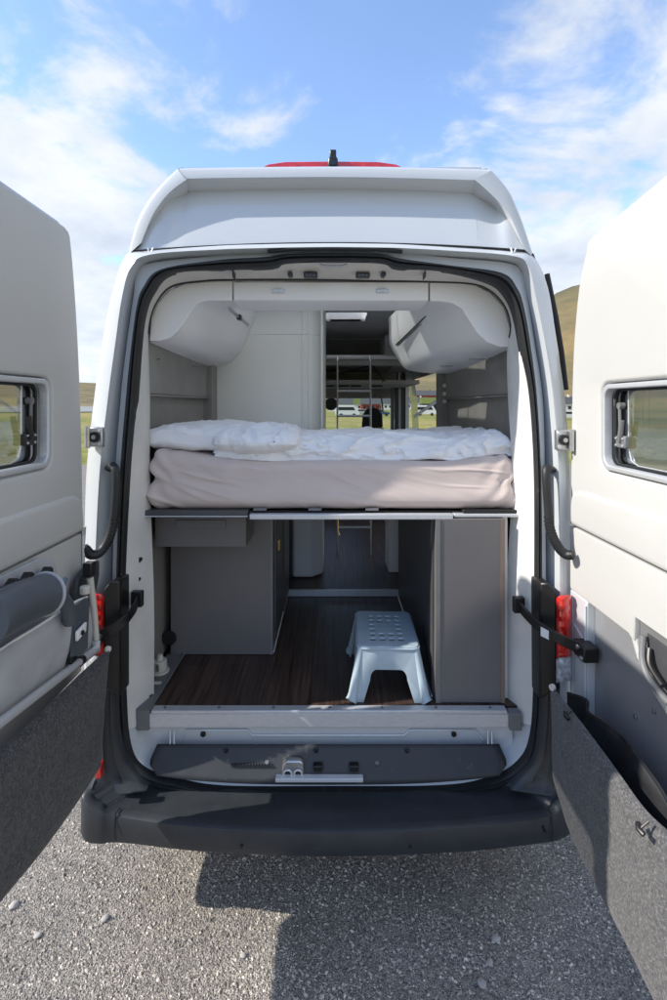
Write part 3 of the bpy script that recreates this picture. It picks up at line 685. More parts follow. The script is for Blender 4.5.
for x, y in ((163, 757), (226, 751), (316, 751), (430, 757), (491, 757), (407, 751)):
    c = P(x, y, 2.185); MB().cyl(c + Vector((0, 0, .002)), (0, -.45, 1), .011, .008, 16).build('fixing_plug', M_black, sm)
for x, y in ((267, 764), (377, 765), (377, 765)):
    c = P(x, y, 2.16); MB().cyl(c + Vector((0, 0, .004)), (0, -.45, 1), .009, .008, 16).build('bolt', M_galv, sm)
# lock striker plate on the sill
c = P(293, 771, 2.135)
lk = MB().prism([c + Vector(v) for v in ((-.047, 0, -.03), (.047, 0, -.03), (.045, 0, .03), (.03, 0, .042), (-.03, 0, .042), (-.047, 0, .02))], (0, .03, 0)).build('sill_lock', M_galv, van, .006)
for k in (-.022, .022):
    pts = [c + Vector((k + .017 * math.cos(a), -.008, -.006 + .016 * math.sin(a))) for a in [i * math.pi / 8 for i in range(16)]]
    MB().tube(pts, .0045, 8, closed=True).build('lock_hook', M_alu, lk)
    MB().cyl(c + Vector((k, -.002, -.006)), (0, 1, 0), .012, .005, 16).build('lock_hole', M_black, lk)
a0, a1 = P(276, 776.5, 2.13), P(363, 776.5, 2.13)
MB().box(a0.x, a1.x, 2.105, 2.135, a0.z - .008, a0.z + .008).build('lock_strip', M_paint, van, .003)
for x in (318, 354):
    c = P(x, 768, 2.14); MB().box(c.x - .02, c.x + .02, c.y - .01, c.y + .02, c.z - .012, c.z + .014).build('buffer', M_black, van, .004)
# painted riser behind mat with pressed groove
q0, q1 = P(150, 745.5, 2.235), P(510, 727, 2.235)
MB().box(-.86, .80, 2.235, 2.26, .54, .70).build('sill_riser', M_paint, van)
rz = lambda y: CAM_H - (y - HY) * 2.23 / F
grv = [P(180, 741, 2.232), P(186, 730, 2.232), P(248, 730, 2.232), P(252, 735, 2.232), P(404, 735, 2.232), P(410, 730, 2.232), P(476, 730, 2.232), P(484, 741, 2.232)]
MB().tube(grv, .0055, 8).build('riser_bead', M_paint, van)
for x in (203, 454): MB().cyl(P(x, 734.5, 2.229), (0, 1, 0), .012, .01, 20).build('riser_hole', M_black, van)
for x in (170, 174, 488, 492):
    MB().tube([P(x, 731, 2.21), P(x, 744, 2.19)], .003, 6).build('pan_rib', M_paint, van)
zf = .655
al = MB(); al.box(P(151, 711, 2.206).x, P(507, 711, 2.206).x, 2.203, 2.245, FL - .012, FL + .003); al.box(P(149, 711, 2.206).x, P(509, 711, 2.206).x, 2.207, 2.235, zf, FL - .0125)
sl = al.build('sill_strip', M_alu, van, .003)
for x in (165, 219, 273.5, 330, 382, 436, 490):
    MB().cyl(P(x, 708, 2.222) + Vector((0, 0, .001)), (0, 0, 1), .006, .004, 12).build('screw', M_grey, sl)
c = P(515, 712, 2.2); MB().box(P(509.3, 712, 2.2).x, P(521, 712, 2.2).x, 2.19, 2.235, zf - .003, FL - .002).build('end_cap', M_grey, van, .004)
# ---- floor
MB().box(-.90, .93, 2.245, 3.52, FL - .04, FL).build('floor', M_wood, van)
# raised grey service plate at left with connectors
pp = [PZ(149, 725, FL - .03), PZ(149, 700, FL - .0), PZ(136, 700, FL), PZ(150, 655, FL), PZ(184, 655, FL), PZ(151, 711, FL)]
edge0 = PZ(149.5, 711, FL); edge1 = PZ(183.5, 655, FL)
poly = [Vector((edge0.x, 2.2, FL + .006)), Vector((edge1.x, 2.7, FL + .006)), Vector((-.9, 2.7, FL + .006)), Vector((-.9, 2.25, FL + .006)), Vector((-.865, 2.2, FL + .006))]
sp_ = MB().prism(poly, (0, 0, -.09)).build('service_plate', M_grey, van, .004)
MB().tube([Vector((edge0.x + .004, 2.21, FL + .008)), Vector((edge1.x + .004, 2.7, FL + .008))], .005, 6).build('plate_edge', M_grey, sp_)
c = PZ(160, 672, FL + .006); c = Vector((c.x, c.y, FL + .006))
cn = MB().cyl(c, (0, 0, 1), .046, .012, 32).build('shower_socket', M_cream, sp_, .004)
MB().cyl(c + Vector((0, 0, .012)), (0, 0, 1), .036, .05, 32, .033).build('socket_body', M_cream, cn, .004)
MB().cyl(c + Vector((0, 0, .06)), (0, 0, 1), .018, .03, 24, .012).build('socket_tip', M_cream, cn, .004)
MB().box(c.x - .006, c.x + .008, c.y - .04, c.y - .03, c.z + .02, c.z + .055).build('socket_clip', M_galv, cn, .002)
c = PZ(146, 695, FL + .006)
cn = MB().cyl((c.x, c.y, FL + .006), (0, 0, 1), .03, .007, 28).build('cable_socket', M_black, sp_, .002)
MB().tube([(c.x + .02 * math.cos(a), c.y + .02 * math.sin(a), FL + .016) for a in [i * math.pi / 8 for i in range(16)]], .003, 6, closed=True).build('socket_ring', M_alu, cn)
MB().box(c.x - .014, c.x + .014, c.y - .004, c.y + .004, FL + .012, FL + .02).build('socket_bar', M_alu, cn)
c = PZ(154, 683, FL + .0065)
lb = MB().box(c.x - .035, c.x + .035, c.y - .012, c.y + .012, FL + .0062, FL + .0075).build('warning_label', M_sticker, sp_)
MB().box(c.x - .035, c.x - .02, c.y - .012, c.y + .012, FL + .0076, FL + .008).build('label_stripe', M_yellow, lb)

M_edge = mat('grey_edge_band', (0.20, 0.195, 0.192), 0.4); M_tan = mat('tan_edge_band', (0.24, 0.17, 0.13), 0.5)
# ---- cabinets under the bed
BZ = 1.575
lc = MB().box(-.88, -.327, 2.70, 3.55, FL + .002, BZ).build('left_cabinet', M_cab, van, .003)
MB().cyl(P(169, 638, 2.697), (0, 1, 0), .04, .01, 32).build('vent_hole', M_black, lc)
MB().cyl(P(169, 638, 2.694), (0, 1, 0), .034, .004, 32).build('vent_grille', M_rubber, lc)
x0 = P(155, 547, 2.47).x; x1 = P(246, 547, 2.47).x; z0 = P(0, 547, 2.47).z
dr = MB().box(x0, x1, 2.47, 2.699, z0, BZ - .02).build('drawer_box', M_cab, lc, .003)
pr0 = P(176, 528.5, 2.466); pr1 = P(226, 520, 2.466)
MB().box(pr0.x, pr1.x, 2.463, 2.469, pr0.z, pr1.z).build('drawer_panel', M_cab, dr, .002)
for zz in (FL + .05, BZ - .16):
    MB().cyl((-.35, 2.6995, zz), (0, -1, 0), .005, .002, 12).build('screw_cap', M_edge, lc)
MB().box(-.3275, -.342, 2.6965, 2.6995, FL + .003, BZ - .002).build('edge_band', M_edge, lc)
MB().tube([P(246.5, 545, 2.6), P(252, 532, 2.69)], .003, 6).build('stay', M_black, lc)
MB().tube([(-.325, 2.71, FL + .012), (-.325, 3.5, FL + .012)], .006, 6).build('skirting', M_alu, lc)
# inside face doors of the aisle side
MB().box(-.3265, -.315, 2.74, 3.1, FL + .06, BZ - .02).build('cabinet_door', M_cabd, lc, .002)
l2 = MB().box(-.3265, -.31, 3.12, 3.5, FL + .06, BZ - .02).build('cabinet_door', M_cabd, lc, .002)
MB().box(-.33, -.305, 2.85, 2.87, 1.25, 1.31).build('cabinet_lock', M_brass, lc, .003)
MB().box(-.315, -.30, 3.2, 3.22, 1.37, 1.42).build('cabinet_lock', M_alu, lc, .003)
rc = MB().box(.463, .775, 2.262, 3.55, FL + .002, BZ - .01).build('right_cabinet', M_cab, van, .003)
MB().box(.4625, .482, 2.2585, 2.2615, FL + .003, BZ - .011).build('edge_band', M_edge, rc)
MB().box(.757, .7745, 2.2585, 2.2615, FL + .003, BZ - .011).build('edge_band', M_tan, rc)
MB().box(.775, .80, 2.30, 3.55, FL + .002, BZ - .012).build('cabinet_end', M_jamb, rc)
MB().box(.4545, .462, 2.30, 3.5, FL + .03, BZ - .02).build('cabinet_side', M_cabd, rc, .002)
MB().tube([(.452, 2.3, FL + .012), (.452, 3.5, FL + .012)], .006, 6).build('skirting', M_alu, rc)
# black strap and buckles on the side of the right cabinet
MB().tube([(.447, 2.32, .80), (.447, 2.34, .84), (.447, 2.5, .98)], .006, 6, flat=.4).build('strap', M_black, rc)
# step trim at the end of the garage floor and raised aisle floor
MB().box(-.34, .47, 3.52, 3.54, FL + .001, FL + .048).build('step_trim', M_alu, van, .003)
MB().box(-.9, .93, 3.541, 7.0, FL + .001, FL + .045).build('aisle_floor', M_wood, van)
# bathroom module
bp_ = [(-.895, 3.70), (-.16, 3.70), (-.09, 3.75), (-.065, 3.82), (-.065, 4.25), (-.895, 4.25)]
bt = MB().prism([Vector((x, y, BZ + .2)) for x, y in bp_], (0, 0, 2.60 - BZ - .2)).build('bathroom_wall', M_bath, van)
MB().prism([Vector((max(x, -.77), y, 2.602)) for x, y in bp_], (0, 0, .268)).build('upper_panel', M_bath, bt)
bp2 = [(-.31, 3.76), (-.16, 3.76), (-.08, 3.84), (-.08, 4.25), (-.31, 4.25)]
MB().prism([Vector((x, y, FL + .05)) for x, y in bp2], (0, 0, BZ + .19 - FL)).build('shower_column', M_lock, bt, .02)
MB().box(-.93, -.312, 3.75, 3.78, FL + .05, BZ + .19).build('dark_panel', M_cabd, bt)
for x in (303, 309, 322):
    a = P(x, 400, 3.697); MB().box(a.x - .008, a.x + .008, 3.688, 3.7, BZ + .22, 2.84).build('wall_rib', M_bath, bt, .004)
# fridge / kitchen unit side at right, low
MB().box(.43, .9, 3.9, 4.15, FL + .046, 1.62).build('kitchen_unit', M_lock, van, .004)
MB().box(-.9, -.3, 4.6, 5.2, FL + .046, 1.2).build('bench', M_cabd, van, .01)
MB().box(-.2, .9, 6.2, 6.25, FL + .046, 1.25).build('cab_bulkhead', M_cabd, van, .01)

# ---- inside walls (grey lining with ledges)
for s in (-1, 1):
    yend = 3.70 if s < 0 else 4.15
    o = MB().box(s * .90, s * .93, 2.34, yend, 2.135, 2.46).build('wall_lining', M_wall, van, .004)
    MB().box(s * .925, s * .95, 2.34, yend, FL, 2.134).build('lower_lining', M_wall, o)
    MB().box(s * .885, s * .94, 2.34, yend, 2.123, 2.133).build('ledge', M_wall, o, .004)
    MB().box(s * .86, s * .94, yend - .14, yend, FL + .9, 2.5).build('lining_end', M_wall, o, .01)
    if s > 0:
        for z in (2.235, 2.17, 2.11):
            MB().cyl((s * .89, yend - .146, z), (0, -1, 0), .017, .006, 20).build('socket', M_lock, o)
MB().box(.86, .965, 4.15, 4.2, FL, 2.7).build('door_post', M_wall, van, .01)
# far section: left wall, ceiling, over-cab bunk, cab
MB().box(-.92, -.90, 4.25, 5.98, FL, 2.55).build('cab_lining', M_bunk, van)
MB().box(.84, .86, 2.36, 6.2, 2.47, 2.70).build('upper_lining', M_bath, van)
MB().box(-.86, -.84, 2.36, 3.7, 2.47, 2.70).build('upper_lining', M_bath, van)
plate('ceiling', [(-.76, 2.36), (.76, 2.36), (.76, 6.15), (-.76, 6.15)], [SK1, SK2], .02, plane_xy(2.885), M_lock, van)
for sk in (SK1, SK2):
    xs = [p[0] for p in sk]; ys = [p[1] for p in sk]
    MB().loft([[Vector((x, y, 2.875)) for x, y in sk], [Vector((x, y, zt + .01)) for x, y in sk]], True).build('skylight_shaft', M_lock, van)
MB().box(-.76, .76, 6.02, 6.06, 2.3, 2.87).build('bunk_end_wall', M_bunk, van)
MB().box(-.93, .86, 4.95, 6.0, 2.47, 2.53).build('bunk_base', M_bunk, van, .01)
MB().box(-.9, .84, 4.93, 5.9, 2.531, 2.575).build('bunk_mattress', M_lock, van, .02)
MB().box(.55, .75, 5.4, 5.9, 2.58, 2.84).build('bunk_side_pad', M_lock, van, .02)
for a, b, r in (((325, 374), (371, 366), .008), ((371, 363), (384, 381), .007), ((394, 362), (382, 382), .009), ((381, 395), (383, 410), .008), ((372, 362), (368, 378), .01)):
    MB().tube([P(*a, 5.0), P(*b, 5.0)], r, 8).build('bunk_strut', M_black, van)
MB().box(-.9, .86, 5.0, 6.6, 2.29, 2.33).build('cab_headliner', M_bunk, van)
for x in (330, 345, 357, 378):
    c = P(x, 384, 5.3); MB().box(c.x - .07, c.x + .05, 5.3, 5.36, c.z - .03, c.z + .04).build('headliner_box', M_black, van, .01)
MB().box(-.86, .86, 6.6, 6.85, 2.17, 2.55).build('cab_header', M_bunk, van, .02)
# open side door edge and pillars
for x0_, x1_, mm, Y in ((391, 394, M_grey, 6.2), (395, 398.5, M_black, 6.15), (399, 401, M_alu, 6.1), (401.5, 405, M_black, 6.05), (405.5, 409, M_paint, 6.0)):
    a = P(x0_, 400, Y); b = P(x1_, 400, Y); MB().box(a.x, b.x, Y, Y + .05, FL, 2.5).build('pillar_trim', mm, van, .004)
MB().tube([P(441, 398, 4.6), P(414, 417, 4.6)], .014, 8).build('door_stay', M_alu, van)
st = MB().prism([P(x, y, 6.6) for x, y in ((362, 428), (363, 415), (367, 409), (373, 407.5), (379, 409), (382.5, 415), (383, 428))], (0, .12, 0)).build('cab_seat', M_seat, van, .02)
MB().box(.32, .72, 6.55, 6.75, 1.1, 1.77).build('seat_back', M_seat, st, .05)
MB().box(-.85, .85, 7.1, 7.45, 1.3, 1.66).build('dashboard', M_black, van, .05)
MB().cyl(P(331, 404, 7.0), (0, 1, 0), .09, .03).build('mirror', M_black, van, .01)

# ---- ladder to the bunk
ld = thing('ladder', 'slim silver bunk ladder standing in the aisle beyond the bed', 'ladder', (.17, 4.33, FL + .045))
for x in (337.5, 370.5):
    a = P(x, 400, 4.33); MB().tube([(a.x, 4.33, FL + .046), (a.x, 4.33, 2.46), (a.x, 4.38, 2.50)], .0085, 10).build('rail', M_galv, ld)
for z in (2.20, 1.985, 1.76, 1.53, 1.27, 1.02):
    MB().tube([(P(337.5, 0, 4.33).x, 4.33, z), (P(370.5, 0, 4.33).x, 4.33, z)], .010, 8).build('rung', M_alu, ld)

# ---- overhead lockers
def locker(sgn):
    if sgn > 0:
        face = [(430,282),(452,282.5),(474,284.5),(490,292),(504,307),(510,327),(511.5,347),(500,347),(487,342),(477,333),(468,319),(462,309),(452,303),(440,301),(430,301)]
        c0 = [(430,301),(440,301),(452,303),(462,309),(468,319),(477,333),(487,342),(500,347),(511.5,348)]
        c1 = [(419,270),(419.5,290),(420,306),(423,316),(429,326),(444,348),(466,354),(490,356),(513,356)]
        bar = [(433, 311), (397, 345)]
    else:
        face = [(232,281),(207,281.5),(186,283.5),(170,290),(158,303),(151,320),(149.5,341),(160,341),(170,338),(178,331),(186,320),(192,310),(198,303),(207,300.5),(232,300.5)]
        c0 = [(232,300.5),(215,300.5),(205,301),(197,304.5),(190,314),(180,330),(172,337),(162,341),(149.5,342)]
        c1 = [(212,262),(210,270),(208,279),(203,290),(198,304),(191,320),(180,332),(168,341),(146,347)]
        bar = [(230, 309), (247, 324)]
    f = MB().prism([P(x, y, 2.35) for x, y in face], (0, .018, 0)).build('overhead_locker', M_lock, van, .004)
    k = 2.36
    q0 = crom([P(x, y, k) for x, y in c0], 5)
    c1p = crom([P(x, y, 2.38) for x, y in c1], 5)
    def atY(ps, y): return [Vector((p.x, y, p.z)) for p in ps]
    m1 = [a.lerp(b, .6) for a, b in zip(q0, atY(c1p, 2.6))]
    for p in m1: p.y = 2.52
    endp = atY(c1p, 3.695)
    secs = []
    for t in (0, .06, .2, .4, .7, 1):
        e = 1 - (1 - t) ** 1.7
        secs.append([Vector((a.x + (b.x - a.x) * e, a.y + (b.y - a.y) * t, a.z + (b.z - a.z) * e)) for a, b in zip(q0, endp)])
    MB().loft(secs).build('locker_body', M_lock, f, 0, 40)
    if sgn > 0:
        p0, p1 = P(434, 311, 2.62), P(398, 345, 3.35)
        MB().tube([p0, p1], .010, 8, flat=.7).build('locker_handle', M_galv, f)
        MB().tube([p0 + Vector((-.015, 0, 0)), p1 + Vector((-.015, 0, 0))], .004, 8).build('handle_shadow_gap', M_black, f)
    else:
        p0, p1 = P(229.5, 309, 2.7), P(248, 325, 3.1)
        MB().tube([p0, p0.lerp(p1, .5), p1], .012, 8, flat=.6).build('locker_handle', M_galv, f)
        c = p0.lerp(p1, .5); MB().box(c.x - .012, c.x + .012, c.y - .03, c.y + .03, c.z - .014, c.z + .014).build('handle_latch', M_black, f, .003)
    for (xa, xb) in (((470, 498) if sgn > 0 else (160, 182)), ((440, 455) if sgn > 0 else (205, 214))):
        Ya = 2.55 if abs(xa - 333) > 130 else 3.0
        z = P(0, 355, 2.38).z - .002
        a = P(xa, 355, Ya).x; MB().box(a, a + .08 * sgn, Ya, Ya + .018, z - .004, z).build('spot_lamp', M_grey, f)
locker(1); locker(-1)
b0, b1 = P(233.5, 282, 2.35), P(428.5, 300, 2.35)
mid = [Vector((b0.x, 2.35, b0.z)), Vector((b0.x, 2.35, b1.z)), Vector((b0.x, 2.36, b1.z - .004)), Vector((b0.x, 2.60, b1.z - .004)), Vector((b0.x, 2.60, b0.z))]
cb = MB().prism(mid, (b1.x - b0.x, 0, 0)).build('centre_locker', M_lock, van, .004)
for x in (278.5, 382.5):
    c = P(x, 291.5, 2.35)
    lt = MB().prism([c + Vector(v) for v in ((-.028, 0, -.008), (.028, 0, -.008), (.028, 0, .006), (.016, 0, .014), (-.016, 0, .014), (-.028, 0, .006))], (0, -.008, 0)).build('locker_latch', M_galv, cb, .002)
    MB().box(c.x - .015, c.x + .015, c.y - .012, c.y - .006, c.z - .003, c.z + .009).build('latch_button', M_alu, lt, .002)

# ---- bed frame
a, b = P(137, 513, 2.29), P(248, 513, 2.29)
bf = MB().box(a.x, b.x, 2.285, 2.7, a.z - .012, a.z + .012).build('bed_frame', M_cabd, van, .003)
MB().tube([(a.x, 2.283, a.z - .014), (b.x, 2.283, a.z - .014)], .003, 6).build('frame_edge', M_alu, bf)
a, b = P(249.5, 516.5, 2.27), P(453, 516.5, 2.27)
MB().box(a.x, b.x, 2.265, 2.30, a.z - .014, a.z + .011).build('bed_rail', M_alu, bf, .004)
a, b = P(454, 515, 2.275), P(524, 515, 2.275)
MB().box(a.x, b.x, 2.272, 2.7, a.z - .010, a.z + .004).build('bed_end_plate', M_alu, bf, .003)
MB().box(P(462, 511, 2.3).x, P(521, 511, 2.3).x, 2.285, 2.4, a.z + .006, a.z + .02).build('bed_hinge', M_black, bf, .004)
MB().box(-.88, .86, 2.31, 3.68, 1.578, 1.59).build('slat_base', M_black, bf)
for x in (260, 315, 372): 
    c = P(x, 509.5, 2.3); MB().box(c.x - .03, c.x + .03, 2.29, 2.33, c.z - .004, c.z + .006).build('bracket', M_grey, bf, .002)
for x, y in ((338, 531), (430, 523)):
    c = P(x, y, 2.45); kk = MB().tube([Vector((c.x, c.y, 1.565)), c, c + Vector((.008, 0, -.02))], .004, 8).build('hanging_hook', M_brass, bf)

# ---- hinges, hoses, check straps
for x, y, s in ((94, 437, -1), (565, 440, 1)):
    c = P(x, y, 2.085)
    h = MB().prism([c + Vector(v) for v in ((-.034, 0, -.042), (.034, 0, -.042), (.034, 0, .042), (-.034, 0, .042))], (0, .03, 0)).build('door_hinge', M_galv, van, .006)
    MB().cyl(c + Vector((s * -.005, -.012, 0)), (0, 1, 0), .022, .02, 20).build('hinge_bolt', M_black, h)
    MB().cyl(c + Vector((s * -.005, -.018, 0)), (0, 1, 0), .010, .02, 6).build('bolt_head', M_galv, h)
    MB().tube([c + Vector((s * .02, -.016, -.045)), c + Vector((s * .02, -.016, .045))], .011, 12).build('hinge_pin', M_galv, h)
    for dz in (-.028, .028): MB().cyl(c + Vector((-s * .024, -.006, dz)), (0, 1, 0), .007, .01, 10).build('hinge_screw', M_alu, h)
def hose(pts, nm='door_hose'):
    p = crom([P(*q) for q in pts], 6)
    o = MB().tube(p, .017, 14).build(nm, M_rubber, van)
    n = len(p)
    for k in range(int(n * .5), n - 2, 1):
        d = (p[k + 1] - p[k]).normalized()
        MB().tube([p[k] - d * .004, p[k] + d * .004], .0195, 14).build('corrugation', M_rubber, o)
hose([(109, 468, 2.13), (113, 466, 2.10), (116, 475, 2.085), (115, 505, 2.08), (112, 530, 2.075), (103, 549, 2.06), (92, 555, 2.03), (84, 547, 2.01)])
hose([(552, 470, 2.13), (547, 468, 2.10), (546, 478, 2.085), (548, 505, 2.08), (550, 528, 2.075), (557, 545, 2.06), (565, 554, 2.05), (573, 555, 2.03)])
def strap_arm(pts, wd, s):
    p = crom([P(*q) for q in pts], 5); rings = []
    for i, q in enumerate(p):
        t = (p[min(i + 1, len(p) - 1)] - p[max(i - 1, 0)]).normalized()
        up = Vector((0, 0, 1)); up = (up - t * up.dot(t)).normalized(); n = t.cross(up)
        h = wd
        rings.append([q + up * h + n * .006, q + up * h - n * .006, q - up * h - n * .006, q - up * h + n * .006])
    o = MB().loft(rings, True, True).build('check_strap', M_black, van, .003)
    c = P(pts[0][0], pts[0][1], pts[0][2]); MB().box(c.x - .024, c.x + .024, c.y - .01, c.y + .02, c.z - .034, c.z + .034).build('strap_mount', M_black, o, .004)
    e = P(*pts[-1]); MB().box(e.x - .03, e.x + .03, e.y - .05, e.y + .04, e.z - .028, e.z + .03).build('strap_bracket', M_black, o, .006)
    for d in (-.015, .015): MB().cyl(e + Vector((-s * .03, -.02 + d, d)), (-s, 0, 0), .009, .008, 12).build('strap_bolt', M_galv, o)
    if s > 0:
        for dd in (0,):
            c = P(545, 632.5, 2.046); MB().prism([P(541, 627, 2.02), P(549, 631, 2.01), P(549, 640, 2.01), P(541, 636, 2.02)], (0, .004, 0)).build('strap_label', M_sticker, o)
strap_arm([(519, 605, 2.19), (526, 614, 2.13), (540, 627, 2.05), (558, 638, 1.99), (575, 646, 1.97), (585, 650, 1.96)], .021, 1)
strap_arm([(137, 599, 2.19), (135, 607, 2.13), (126, 619, 2.05), (112, 630, 2.02), (98, 636, 2.0), (92, 640, 1.98)], .021, -1)
for x, y in ((139, 578), (140, 559)):
    MB().cyl(P(x, y, 2.26), (0, -1, 0), .012, .02, 16).build('jamb_plug', M_black, van)

# ------------------------------------------------------------------ rear doors
def yz(x, y, X): p = PX(x, y, X); return (p.y, p.z)
def door(s):
    X = s * 0.995
    root = MB()   # outer skin as the door part itself
    if s > 0:
        edge = [(568.7, 521), (569.5, 430), (571.5, 350), (577, 287), (584, 252)]
    else:
        edge = [(85, 540), (84.5, 470), (82, 380), (78.5, 310), (75, 262), (73, 242)]
    up = [yz(x, y, X) for x, y in edge]
    zt_ = up[-1][1]
    yh = up[0][0]; yn = 1.14
    e3 = [Vector((a, b, 0)) for a, b in up]
    eds = [(p.x, p.y) for p in crom(e3, 4)]
    zs = 1.575
    # upper moulded panel with window opening
    top_r = [(eds[-1][0] - .004, zt_ + .02), (eds[-1][0] - .018, zt_ + .036), (eds[-1][0] - .045, zt_ + .045)]
    tz = .085 if s > 0 else .05
    outer = [(yn, zs)] + [(yh + .005, zs)] + eds + top_r + [(1.5, zt_ + tz), (yn, zt_ + tz + .005)]
    if s > 0: wy1, wz0, wz1 = 1.862, 1.848, 2.15
    else: wy1, wz0, wz1 = 1.765, 1.868, 2.165
    wy0 = 1.20
    hole = rrect(wy0, wy1, wz0, wz1, .035)
    D = plate('rear_door', outer, [rrect(wy0 - .01, wy1 + .012, wz0 - .012, wz1 + .012, .05)], .05, plane_yz(X + s * .03, s), M_trim, van, .014, 4)
    D['label'] = 'right rear door folded open, sunlit' if s > 0 else 'left rear door folded open, in shade'
    # outer metal skin with the same outline, full height
    zb = .66
    oskin = [(yn - .01, zb), (yh - .16, zb), (yh - .10, zb + .06), (yh - .075, zb + .2), (yh - .07, 1.15), (yh - .03, 1.22), (yh + .012, 1.24)] + [(a + .006, b) for a, b in eds] + [(a + .004, b + .006) for a, b in top_r] + [(1.5, zt_ + tz + .008), (yn - .01, zt_ + tz + .013)]
    plate('door_skin', oskin, [hole], .028, plane_yz(X + s * .072, s), M_paint, D, .006)
    # silver flange along the top edge
    fl = [Vector((X + s * .045, a + .006, b + .012)) for a, b in [(eds[-3][0] + .004, eds[-3][1]), (eds[-1][0] + .002, zt_ + .0)] + [(a + .001, b + .003) for a, b in top_r] + [(1.5, zt_ + tz + .005), (yn, zt_ + tz + .01)]]
    MB().tube(fl, .009, 8).build('door_flange', M_alu, D)
    # lower bulge of upper panel
    zw = 1.735
    ob = [(yn, zs + .004), (yh - .01, zs + .004), (yh - .012, zs + .06), (yh - .03, zw - .03), (yh - .075, zw + (-.004)), (yh - .14, zw + .004), (yn, zw + .01)]
    obp = [(p.x, p.y) for p in crom([Vector((a, b, 0)) for a, b in ob[2:6]], 6)]
    plate('panel_swage', [ob[0], ob[1]] + obp + [ob[-1]], [], .05, plane_yz(X + s * .018, s), M_trim, D, .022, 6, 60)
    # window: frame ring, dark band, pane, stay
    f1 = rrect(wy0 - .004, wy1 + .006, wz0 - .006, wz1 + .006, .045); f2 = rrect(wy0 + .012, wy1 - .012, wz0 + .012, wz1 - .012, .035)
    wf = plate('window_frame', f1, [f2], .034, plane_yz(X + s * .022, s), M_alu, D, .005)
    plate('frame_step', rrect(wy0 + .010, wy1 - .010, wz0 + .010, wz1 - .010, .036), [rrect(wy0 + .02, wy1 - .02, wz0 + .02, wz1 - .02, .03)], .012, plane_yz(X + s * .05, s), M_rubber, D, .002)
    plate('window_pane', rrect(wy0 + .008, wy1 - .008, wz0 + .008, wz1 - .008, .035), [], .0, plane_yz(X + s * .062, s), M_pane, D)
    bandw = .062
    plate('dark_border', rrect(wy0 + .012, wy1 - .012, wz0 + .012, wz1 - .012, .03), [rrect(wy0 + .02, wy1 - bandw, wz0 + .02, wz1 - .02, .04)], .003, plane_yz(X + s * .067, s), M_black, D)
    MB().tube([(X + s * .060, wy1 - bandw - .012, wz1 - .015), (X + s * .060, wy1 - bandw - .012, wz0 + .08), (X + s * .060, wy1 - bandw - .03, wz0 + .035), (X + s * .060, wy1 - bandw - .07, wz0 + .02), (X + s * .060, wy0 + .05, wz0 + .02)], .0025, 6).build('pane_rib', M_alu, D)
    yc = wy1 - .045; zc = (wz0 + wz1) / 2
    MB().tube([(X + s * .045, yc, zc + .075), (X + s * .040, yc - .012, zc - .02)], .0055, 8).build('window_stay', M_grey, D)
    MB().cyl((X + s * .04, yc, zc + .078), (s, 0, 0), .012, .02, 16).build('stay_pivot', M_grey, D)
    MB().tube([(X + s * .035, yc - .03, zc + .025), (X + s * .036, yc - .022, zc - .015), (X + s * .038, yc - .01, zc - .05)], .009, 8).build('window_latch', M_grey if s > 0 else M_black, D)
    lb_ = MB().box(min(X + s * .04, X + s * .06), max(X + s * .04, X + s * .06), yc - .04, yc + .02, zc - .075, zc - .03).build('latch_base', M_grey if s > 0 else M_black, D, .005)
    for dy, dz in ((-.03, -.04), (-.03, -.065), (.012, -.04), (.012, -.065)):
        MB().cyl((X + s * .04, yc + dy, zc + dz), (-s, 0, 0), .004, .004, 8).build('latch_screw', M_alu, D)
    # lower door
    if s > 0:
        zl = 1.305
        # lower trim with handle cut-out
        ya = 1.665
        lo = [(yn, zs - .006), (yh + .003, zs - .006), (yh + .003, zl + .012), (yh - .008, zl), (ya + .03, zl + .0), (ya + .012, zl - .01), (ya, zl - .01), (ya - .004, zl + .07), (yn, zl + .07)]
        plate('lower_trim', lo, [], .04, plane_yz(X + s * .024, s), M_trim, D, .006)
        # painted inner structure
        lp = [(yn, zb + .02), (yh - .145, zb + .02), (yh - .145, zl + .02), (yn, zl + .02)]
        plate('inner_panel', lp, [], .02, plane_yz(X + s * .045, s), M_paintd, D, .004)
        MB().box(X + .005, X + .05, yh - .14, yh + .005, zb + .02, zl - .002).build('hinge_edge_panel', M_paint, D, .006)
        MB().tube([(X + .003, yh - .135, zb + .05), (X + .003, yh - .135, zl - .02)], .005, 8).build('edge_bead', M_paint, D)
        MB().tube([(X + .003, yh - .03, zb + .05), (X + .003, yh - .03, zl - .02)], .003, 8).build('edge_bead', M_paint, D)
        MB().tube([(X + .003, yh - .035, zl - .13), (X + .003, yh - .13, zl - .17)], .003, 8).build('edge_bead', M_paint, D)
        for yy, zz_ in ((1.70, 1.02), (1.60, 1.10), (1.45, 1.12)):
            MB().cyl((X + .032, yy, zz_), (-1, 0, 0), .007, .006, 12).build('panel_clip', M_galv, D)
        # light carpeted area (sill shelf of trim) and handle bowl
        hb = rrect(1.34, ya - .006, 1.17, 1.372, .07)
        hb = [(1.24, 1.37), (ya - .006, 1.37), (ya - .01, 1.29), (ya - .03, 1.235), (ya - .08, 1.195), (ya - .14, 1.18), (1.24, 1.175)]
        plate('handle_bowl', hb, [], .02, plane_yz(X + .03, s), M_grey, D, .006)
        hb2 = [(1.27, 1.345), (ya - .055, 1.345), (ya - .06, 1.29), (ya - .08, 1.245), (ya - .12, 1.215), (1.27, 1.21)]
        plate('bowl_inset', hb2, [], .01, plane_yz(X + .018, s), M_cabd, D, .003)
        MB().tube(crom([(X + .0, ya - .06, 1.34), (X - .012, ya - .075, 1.27), (X - .015, ya - .12, 1.225), (X - .01, ya - .2, 1.205)], 5), .011, 10).build('door_handle', M_grey, D)
